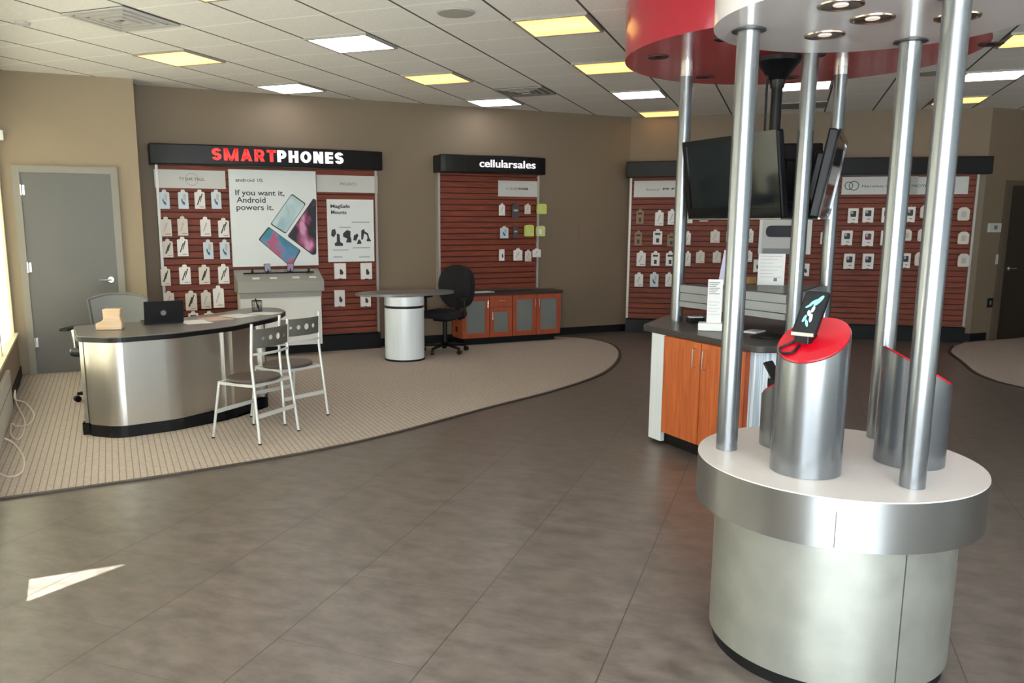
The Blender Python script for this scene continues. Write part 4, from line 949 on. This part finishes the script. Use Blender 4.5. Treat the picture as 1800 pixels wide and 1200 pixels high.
# things on the service kiosk
t = thing('sign_holder', 'narrow white printed sign standing on the kiosk counter beside the front pole', 'sign', (*at(1250, 580, .867).xy, .867), -.72)
obj('base', MB().bx(-.09, .10, -.06, .05, 0, .055), WHITE, t, bevel=.006)
obj('panel', MB().bx(-.035, .065, -.012, 0, .055, .36), PAPER, t)
for k in range(7): obj('printed_line', MB().bx(-.028, .045-(k % 3)*.012, -.0135, -.012, .335-k*.013, .338-k*.013+.002), INKG, t)
for k in range(5): obj('printed_line', MB().bx(-.028, .052-(k % 2)*.02, -.0135, -.012, .20-k*.022, .2025-k*.022), GREYINK, t)
t = thing('brochure_stand', 'tilted lilac and grey card display on the kiosk shelf behind the front pole', 'display', (*at(1270, 500, 1.156).xy, 1.156), -.6)
R = Matrix.Rotation(-.18, 4, 'X'); R2 = Matrix.Rotation(.16, 4, 'Y')
obj('card', MB().bx(-.035, .02, -.01, 0, 0, .26).xf(R2 @ R), mat('lilac_card', (.52, .48, .62), .4), t)
obj('back', MB().bx(-.02, .06, .002, .02, 0, .25).xf(R2 @ R), GREYPL, t)
q = at(1355, 500, 1.156)
t = thing('price_sign', 'white printed sheet in a stand on the kiosk shelf between the poles', 'sign', (*at(1354, 501, 1.156).xy, 1.156), -.72)
obj('sheet', MB().bx(-.095, .095, -.004, 0, .0, .235), PAPER, t)
for k in range(7): obj('printed_line', MB().bx(-.08, .075-(k % 3)*.03, -.0052, -.004, .215-k*.026, .218-k*.026), GREYINK if k else mat('pale_red_print', (.5, .25, .25), .5), t)
obj('printed_square', MB().bx(.02, .045, -.0052, -.004, .03, .055), INKG, t)
obj('foot', MB().bx(-.09, .09, 0, .05, 0, .006), WHITE, t)
t = obj('kraft_box', MB().box((0, 0, .025), (.075, .05, .05)), mat('yellow_kraft', (.38, .24, .09), .6), loc=(*at(1319, 498, 1.156).xy, 1.156), bevel=.002); tag(t, 'small yellow-brown box on the kiosk shelf beside the white sheet', 'box')
t = obj('booklet', MB().box((0, 0, .004), (.16, .10, .008), .4), PAPER, loc=(*at(1325, 583, .867).xy, .867)); tag(t, 'white booklet lying on the kiosk counter near the front pole', 'booklet')
t = obj('tablet', MB().box((0, 0, .006), (.22, .15, .011), .3), BLACKP, loc=(*at(1352, 592, .867).xy, .867), bevel=.004); tag(t, 'dark tablet lying flat on the kiosk counter beside the front cylinder', 'tablet')
t = thing('card_tray', 'small dark card tray on the kiosk counter between pole and white sign', 'tray', (*at(1222, 566, .867).xy, .867), -.3)
obj('tray', MB().bx(-.06, .06, -.04, .04, 0, .035), BLACKP, t, bevel=.004); obj('cards', MB().bx(-.05, .05, -.03, .03, .036, .044), PAPER, t)

# ------------------------------------------------------------------ curved steel desk
DZ = .785
dk = thing('reception_desk', 'curved brushed steel desk with dark top in front of the grey door', 'desk', (.4, 7.2, 0))
def rd(p): return [(a-.4, b-7.2) for a, b in p]
topo = rounded([(-.31, 7.36), (-.27, 6.66), (-.03, 6.47), (.40, 6.555), (.87, 6.83), (1.31, 7.33), (1.50, 7.83), (1.48, 8.16), (1.22, 8.28), (.92, 7.92), (.55, 7.62), (.20, 7.45)], [.08, .16, .22, .5, .5, .5, .4, .15, .15, .4, .4, .3], 6)
obj('desktop', MB().prism(rd(topo), DZ-.04, DZ), COUNTERL, dk, bevel=.004)
obj('desk_edge', MB().prism(rd(offset(topo, -.006)), DZ-.042, DZ-.006), BLACKP, dk)
front = catmull([Vector(p) for p in rounded([(-.255, 7.28), (-.235, 6.71), (-.035, 6.53), (.40, 6.615), (.82, 6.87), (1.14, 7.18), (1.20, 7.30)], [0, .14, .20, .5, .5, .1, 0], 8)], 2)
ribbon('steel_front', rd([(p.x, p.y) for p in front]), -.025, .10, DZ-.042, STEEL, dk)
ribbon('kick_base', [(a, b) for a, b in rd([(p.x, p.y) for p in front])], -.045, .009, .10, BLACKTRIM, dk)
obj('end_panel', MB().prism(rd([(1.19, 7.29), (1.21, 7.31), (1.02, 7.60), (1.00, 7.58)]), .009, DZ-.042), mat('brown_end_panel', (.16, .12, .09), .4), dk)
obj('support_post', MB().cyl((1.30-.4, 8.08-7.2), .03, .009, DZ-.042, 20), CHROME, dk)
# things on the desk
t = thing('laptop', 'black laptop open on the steel desk with its lid towards the camera', 'laptop', (.37, 7.17, DZ+.001), .10)
obj('keyboard_base', MB().bx(-.155, .155, .01, .24, 0, .018), BLACKP, t, bevel=.003)
R = Matrix.Rotation(.18, 4, 'X'); ld = obj('lid', MB().bx(-.155, .155, -.008, .0, .012, .20).xf(R), BLACKP, t, bevel=.003)
obj('round_badge', MB().lathe([(0, 0), (.022, 0), (.022, .002), (0, .002)], (0, 0), 24, mtx=Matrix.Rotation(PI/2, 4, 'X')).xf(R @ Matrix.Translation((-.005, -.0082, .10))), mat('silver_badge', (.30, .30, .30), .3, .6), ld)
t = thing('wooden_holder', 'small pale wooden block holder on the left end of the steel desk', 'holder', (-.03, 6.98, DZ+.001), -.2)
obj('block', quad2([(-.105, 0), (.085, 0), (.09, .05), (.078, .10), (.085, .165), (-.05, .165), (-.045, .085), (-.075, .06), (-.105, .055)], -.05, .05), WOODB, t, bevel=.008)
t = thing('pen_cup', 'black wire mesh pen cup with a pen at the right end of the steel desk', 'pen cup', (*at(452, 547, DZ).xy, DZ+.001))
mb = MB()
for k in range(14): a = 2*PI*k/14; mb.tube([(.045*math.cos(a), .045*math.sin(a), 0), (.048*math.cos(a), .048*math.sin(a), .10)], .0018, 5)
for z in (0.004, .02, .04, .06, .08): mb.tube([(.0465*math.cos(2*PI*k/20), .0465*math.sin(2*PI*k/20), z) for k in range(21)], .0014, 5)
obj('mesh_wall', mb, WIREM, t); obj('rim', MB().tube([(.048*math.cos(2*PI*k/24), .048*math.sin(2*PI*k/24), .10) for k in range(25)], .004, 6), BLACKP, t); obj('bottom', MB().cyl((0, 0), .045, 0, .006, 20), BLACKP, t)
pn = obj('pen', MB().tube([(.02, 0, .01), (-.012, 0, .12)], .007, 8), BLACKP); pn.location = (*at(452, 547, DZ).xy, DZ+.001); tag(pn, 'thick black pen standing in the mesh cup on the desk', 'pen')
for i, (x, y, w_, h_, rz, m, lb) in enumerate(((1.02, 7.55, .22, .28, .5, PAPER, 'white paper sheet on the desk, nearest its right end'), (.80, 7.40, .21, .28, .3, mat('salmon_print', (.60, .42, .34), .5), 'salmon and white printed leaflet on the desk'), (1.27, 7.65, .20, .26, .9, PAPER, 'white paper on the tip of the desk in front of the pen cup'), (.62, 7.22, .21, .28, .2, PAPER, 'white paper sheet on the desk right of the laptop'))):
    o = obj('paper_sheet', MB().box((0, 0, .001), (w_, h_, .002), rz), m, loc=(x, y, DZ+.001)); tag(o, lb, 'paper', 'papers on the steel desk')

# ------------------------------------------------------------------ two cafe chairs
def cafe_chair(x, y, rz, label):
    t = thing('cafe_chair', label, 'chair', (x, y, .0085), rz, 'cafe chairs at the steel desk')
    for sx in (-1, 1):
        obj('rear_leg', MB().tube([(sx*.225, -.225, 0), (sx*.205, -.165, .56), (sx*.203, -.160, .62), (sx*.20, -.175, .885)], [.011]*4, 12), CHAIRW, t)
        obj('front_leg', MB().tube([(sx*.225, .225, 0), (sx*.195, .165, .435)], .0105, 12), CHAIRW, t)
        obj('seat_rail', MB().bx(sx*.195-.008, sx*.195+.008, -.175, .17, .415, .435), CHAIRW, t)
    obj('front_rail', MB().bx(-.20, .20, .155, .175, .415, .437), CHAIRW, t); obj('rear_rail', MB().bx(-.20, .20, -.178, -.16, .415, .437), CHAIRW, t)
    obj('front_stretcher', MB().bx(-.205, .205, .192, .204, .19, .22), CHAIRW, t); obj('rear_stretcher', MB().bx(-.208, .208, -.212, -.20, .19, .22), CHAIRW, t)
    obj('seat', MB().prism([(.205*math.cos(a)*(1+.05*math.cos(2*a)), .195*math.sin(a)) for a in [2*PI*k/48 for k in range(48)]], .437, .462), SEAT, t, bevel=.008)
    # bowed perforated backrest
    cu = bpy.data.curves.new('b', 'CURVE'); cu.dimensions = '2D'; cu.fill_mode = 'BOTH'; cu.extrude = .0025
    def spl(pts):
        sp_ = cu.splines.new('POLY'); sp_.points.add(len(pts)-1); sp_.use_cyclic_u = True
        for p_, q_ in zip(sp_.points, pts): p_.co = (q_[0], q_[1], 0, 1)
    seg = [(-.195+.39*i/40, .705) for i in range(41)]+[(.195-.39*i/40, .845) for i in range(41)]; spl(seg)
    for hx, r in ((-.115, .013), (-.045, .019), (.035, .025), (.115, .018)): spl([(hx+r*math.cos(2*PI*k/18), .775+r*math.sin(2*PI*k/18)) for k in range(18)])
    to = bpy.data.objects.new('b', cu); COL.objects.link(to); me = bpy.data.meshes.new_from_object(to.evaluated_get(bpy.context.evaluated_depsgraph_get())); bpy.data.objects.remove(to)
    bm = bmesh.new(); bm.from_mesh(me); bmesh.ops.subdivide_edges(bm, edges=[e for e in bm.edges if e.calc_length() > .03], cuts=3, use_grid_fill=False); bmesh.ops.triangulate(bm, faces=bm.faces)
    for v in bm.verts:
        x_, z_, d_ = v.co.x, v.co.y, v.co.z; v.co = (x_, -.168-.045*(1-(x_/.2)**2)-d_-.05*(z_-.705), z_)
    bm.to_mesh(me); bm.free(); me.materials.clear(); me.materials.append(PERF)
    o = bpy.data.objects.new('backrest', me); COL.objects.link(o); o.parent = t
    obj('lower_back_rail', MB().tube([(-.20, -.166, .66), (-.1, -.20, .66), (0, -.212, .66), (.1, -.20, .66), (.20, -.166, .66)], .010, 10, flat=.6), CHAIRW, t)
    for sx in (-1, 1):
        for yy, m in ((-.225, 1), (.225, 1)): obj('foot_cap', MB().cyl((sx*.225, yy), .013, 0, .010, 12), BLACKP, t)
    return t
cafe_chair(.935, 6.235, math.radians(40), 'white framed cafe chair with brown seat, nearest the camera, at the steel desk')
cafe_chair(1.29, 6.74, math.radians(27), 'white framed cafe chair with brown seat, the farther right of the two')

# ------------------------------------------------------------------ office chairs
def star_base(t, z, m):
    for k in range(5):
        a = 2*PI*k/5+.3; c_, s_ = math.cos(a), math.sin(a)
        obj('base_arm', MB().tube([(0, 0, .11), (.28*c_, .28*s_, .075)], [.028, .016], 10), m, t)
        cs = obj('caster', MB().lathe([(0, -.022), (.028, -.022), (.03, 0), (.028, .022), (0, .022)], (0, 0), 16, mtx=Matrix.Rotation(a+.6, 4, 'Z') @ Matrix.Rotation(PI/2, 4, 'X')), BLACKP, t); cs.location = (.285*c_, .285*s_, .031)
    obj('gas_column', MB().cyl((0, 0), .028, .09, z-.06, 18), BLACKP, t); obj('tilt_plate', MB().bx(-.10, .10, -.12, .12, z-.07, z-.03), BLACKP, t, bevel=.008)
def shell(cx, cz, w, h, yb, bow, th, taper=.15, power=2.6):
    def fn(u, v):
        a = 2*PI*u; r = v**.5 if v else 0
        ca, sa_ = math.cos(a), math.sin(a); k = (abs(ca)**power+abs(sa_)**power)**(-1/power)
        x = w/2*k*ca*r; z = h/2*k*sa_*r; x *= 1-taper*(-z/(h/2))*.5-taper*.5*0
        return (cx+x, yb-bow*(1-(2*x/w)**2)+.02*math.cos(PI*z/h), cz+z)
    return MB().grid(fn, 40, 8, th)
t = thing('office_chair', 'black fabric office chair on a star base beside the round pedestal table', 'office chair', (3.78, 9.42, .008), math.radians(125))
star_base(t, .47, BLACKP)
obj('seat', MB().prism(rounded([(-.24, -.20), (.24, -.20), (.24, .26), (-.24, .26)], .10), .44, .53), BLACKF, t, bevel=.03)
# back behind the seat (local -y), bulging backwards
obj('backrest', shell(0, .80, .48, .56, -.235, .06, .07, taper=.10, power=2.3), BLACKF, t)
obj('back_bar', MB().tube([(0, -.10, .42), (0, -.27, .44), (0, -.32, .55), (0, -.31, .70)], .025, 10, flat=1.6), BLACKP, t)
for sx in (-1, 1):
    obj('armrest', MB().bx(sx*.29-.035, sx*.29+.035, -.12, .14, .675, .70), BLACKP, t, bevel=.01)
    obj('arm_support', MB().tube([(sx*.20, .0, .43), (sx*.28, .0, .45), (sx*.29, .0, .56), (sx*.29, .0, .68)], .016, 8), BLACKP, t)
t = thing('mesh_office_chair', 'grey mesh-back office chair behind the curved steel desk', 'office chair', (-.08, 8.02, .008), math.radians(152))
star_base(t, .47, BLACKP)
obj('seat', MB().prism(rounded([(-.26, -.24), (.26, -.24), (.26, .24), (-.26, .24)], .11), .435, .515), mat('navy_black_leather', (.02, .025, .035), .25), t, bevel=.03)
def backpt(u, v, ins=0):
    x = (-.285+.57*u)*(1-.10*(1-v)); z = .50+.45*v; e = abs(2*u-1); z -= .05*(e**3)*v
    return Vector((x, -.22-.09*(1-(2*u-1)**2)*1.0+.02*v-.05, z))
MESHM = mat('open_grey_mesh', (.20, .21, .22), .6, alpha=.80)
obj('mesh_back', MB().grid(lambda u, v: backpt(u, v), 20, 14, .003), MESHM, t)
rim = [backpt(u/16, 1) for u in range(17)]+[backpt(1, 1-v/12) for v in range(1, 13)]; rim = [backpt(0, v/12) for v in range(12)]+rim
rim = catmull(rim, 2)
obj('back_frame', MB().tube(rim+[backpt(1, 0), backpt(.5, 0), backpt(0, 0)], .013, 8), CHARMESH, t)
obj('back_bar', MB().tube([(0, -.10, .42), (0, -.33, .45), (0, -.40, .60), (0, -.365, .80)], .02, 8), BLACKP, t)
for sx in (-1, 1):
    obj('armrest', MB().bx(sx*.31-.04, sx*.31+.04, -.10, .16, .655, .68), BLACKP, t, bevel=.012)
    obj('arm_support', MB().tube([(sx*.22, .0, .43), (sx*.30, .0, .44), (sx*.31, .0, .66)], .015, 8), CHROME, t)

# ------------------------------------------------------------------ pedestal table and low cabinets
t = thing('pedestal_table', 'oval table on a wide white drum beside the black office chair', 'table', (3.16, 9.12, 0))
obj('drum', MB().cyl((-.02, 0), .235, .03, .63, 56), PALEMETAL, t); obj('drum_cap', MB().cyl((-.02, 0), .235, .66, .765, 56), PALEMETAL, t)
obj('groove', MB().cyl((-.02, 0), .222, .63, .66, 48), BLACKP, t); obj('foot_ring', MB().cyl((-.02, 0), .24, .009, .03, 56), BLACKTRIM, t)
obj('tabletop', MB().prism([(.06+.62*math.cos(a), .17+.33*math.sin(a)) for a in [2*PI*k/72 for k in range(72)]], .768, .80), COUNTERL, t, bevel=.004)
CXA, CXB, CYF = 4.17, 5.66, 9.80
ct = thing('base_cabinet', 'low cherry cabinet run with grey door panels under the narrow slat wall', 'cabinet', (CXA, CYF, 0))
CL = CXB-CXA; DE = 10.12-CYF
obj('carcass', MB().bx(0, CL, 0, DE, .10, .665), CHERRYD, ct)
obj('kick_base', MB().bx(.05, CL-.06, .05, DE-.01, .009, .10), BLACKTRIM, ct)
obj('side_grille', MB().bx(-.004, 0, .14, .20, .18, .25), BLACKP, ct)
def cdoor(xa, xb, za, zb, hx, nm='cabinet_door'):
    d = obj(nm, MB().bx(xa, xa+.06, -.018, 0, za, zb).bx(xb-.06, xb, -.018, 0, za, zb).bx(xa+.06, xb-.06, -.018, 0, za, za+.06).bx(xa+.06, xb-.06, -.018, 0, zb-.06, zb), CHERRYD, ct)
    obj('inset_panel', MB().bx(xa+.06, xb-.06, -.010, -.002, za+.06, zb-.06), FROST, d)
    obj('door_handle', MB().tube([(hx, -.018, zb-.05), (hx, -.042, zb-.055), (hx, -.042, zb-.16), (hx, -.018, zb-.165)], .005, 8), CHROME, d)
ws = [0, .40, .74, 1.11, CL]
cdoor(ws[0]+.004, ws[1]-.004, .11, .655, ws[1]-.035)
cdoor(ws[1]+.004, ws[2]-.004, .11, .50, ws[1]+.035)
dw = obj('drawer', MB().bx(ws[1]+.004, ws[2]-.004, -.018, 0, .51, .655), CHERRYD, ct, bevel=.002)
obj('drawer_handle', MB().tube([(ws[1]+.12, -.018, .59), (ws[1]+.12, -.040, .59), (ws[2]-.12, -.040, .59), (ws[2]-.12, -.018, .59)], .005, 8), CHROME, dw)
cdoor(ws[2]+.004, ws[3]-.004, .11, .655, ws[3]-.03); cdoor(ws[3]+.004, ws[4]-.004, .11, .655, ws[3]+.03)
wt = obj('worktop', MB().bx(CXA-.02, CXB+.03, CYF-.03, 10.12, .666, .70), mat('dark_brown_worktop', (.035, .022, .018), .4), bevel=.003); tag(wt, 'dark brown worktop along the low cherry cabinets', 'worktop')
o = obj('paper_sheet', MB().box((0, 0, .003), (.32, .2, .006), .15), PAPER, loc=(4.50, 9.92, .701)); tag(o, 'white papers on the dark worktop right of the black chair', 'paper')

# ------------------------------------------------------------------ white box on the window wall with looped cable
PW = lw(1.95, -.005, 0)
hb = obj('wall_heater', MB(), WHITE) if False else None
ht = thing('wall_box', 'pale grey box low on the window wall at the left edge', 'box', lw(1.85, -.012, 0), 0)
def hp(s0, s1, o0, o1, z0, z1):
    b_ = Vector(lw(1.85, -.012, 0)); mb = lwprism(1.85+s0, 1.85+s1, -.001+o0, -.001+o1, z0, z1); mb.v = [v-b_ for v in mb.v]; return mb
obj('housing', hp(0, 2.6, -.034, 0, .012, .36), PANELW, ht, bevel=.006); obj('seam', hp(.0, 2.6, -.0355, -.034, .22, .226), INKG, ht)
cz = [(8, 690), (30, 705), (52, 712), (60, 725), (55, 745), (38, 750), (20, 745), (12, 728), (22, 708), (32, 735), (42, 755), (35, 772), (22, 765), (18, 748)]
def cablepts(px, base):
    out = []
    for a, b, z in px:
        q = at(a, b, z); e = (q-LW0).dot(LWN)+.055
        out.append(q-LWN*e if e > 0 else q)
    return out
c1 = cablepts([(-8, 690, .16), (20, 702, .10), (45, 708, .05), (60, 728, .02), (52, 745, .013), (30, 749, .013), (14, 745, .013), (20, 765, .013), (34, 772, .013), (43, 755, .016), (42, 735, .022), (30, 712, .05), (20, 700, .10), (-5, 688, .16)], 0)
o = obj('white_cable', MB().tube(catmull(c1, 8), .006, 8), CABLEW); tag(o, 'white cable looped twice on the carpet beside the pale wall box', 'cable')
c2 = cablepts([(8, 770, .06), (25, 780, .02), (42, 805, .013), (38, 830, .013), (15, 838, .013), (-12, 830, .013)], 0)
o = obj('white_cable', MB().tube(catmull(c2, 8), .006, 8), CABLEW); tag(o, 'white cable in one wide loop at the left edge, nearest the camera', 'cable')
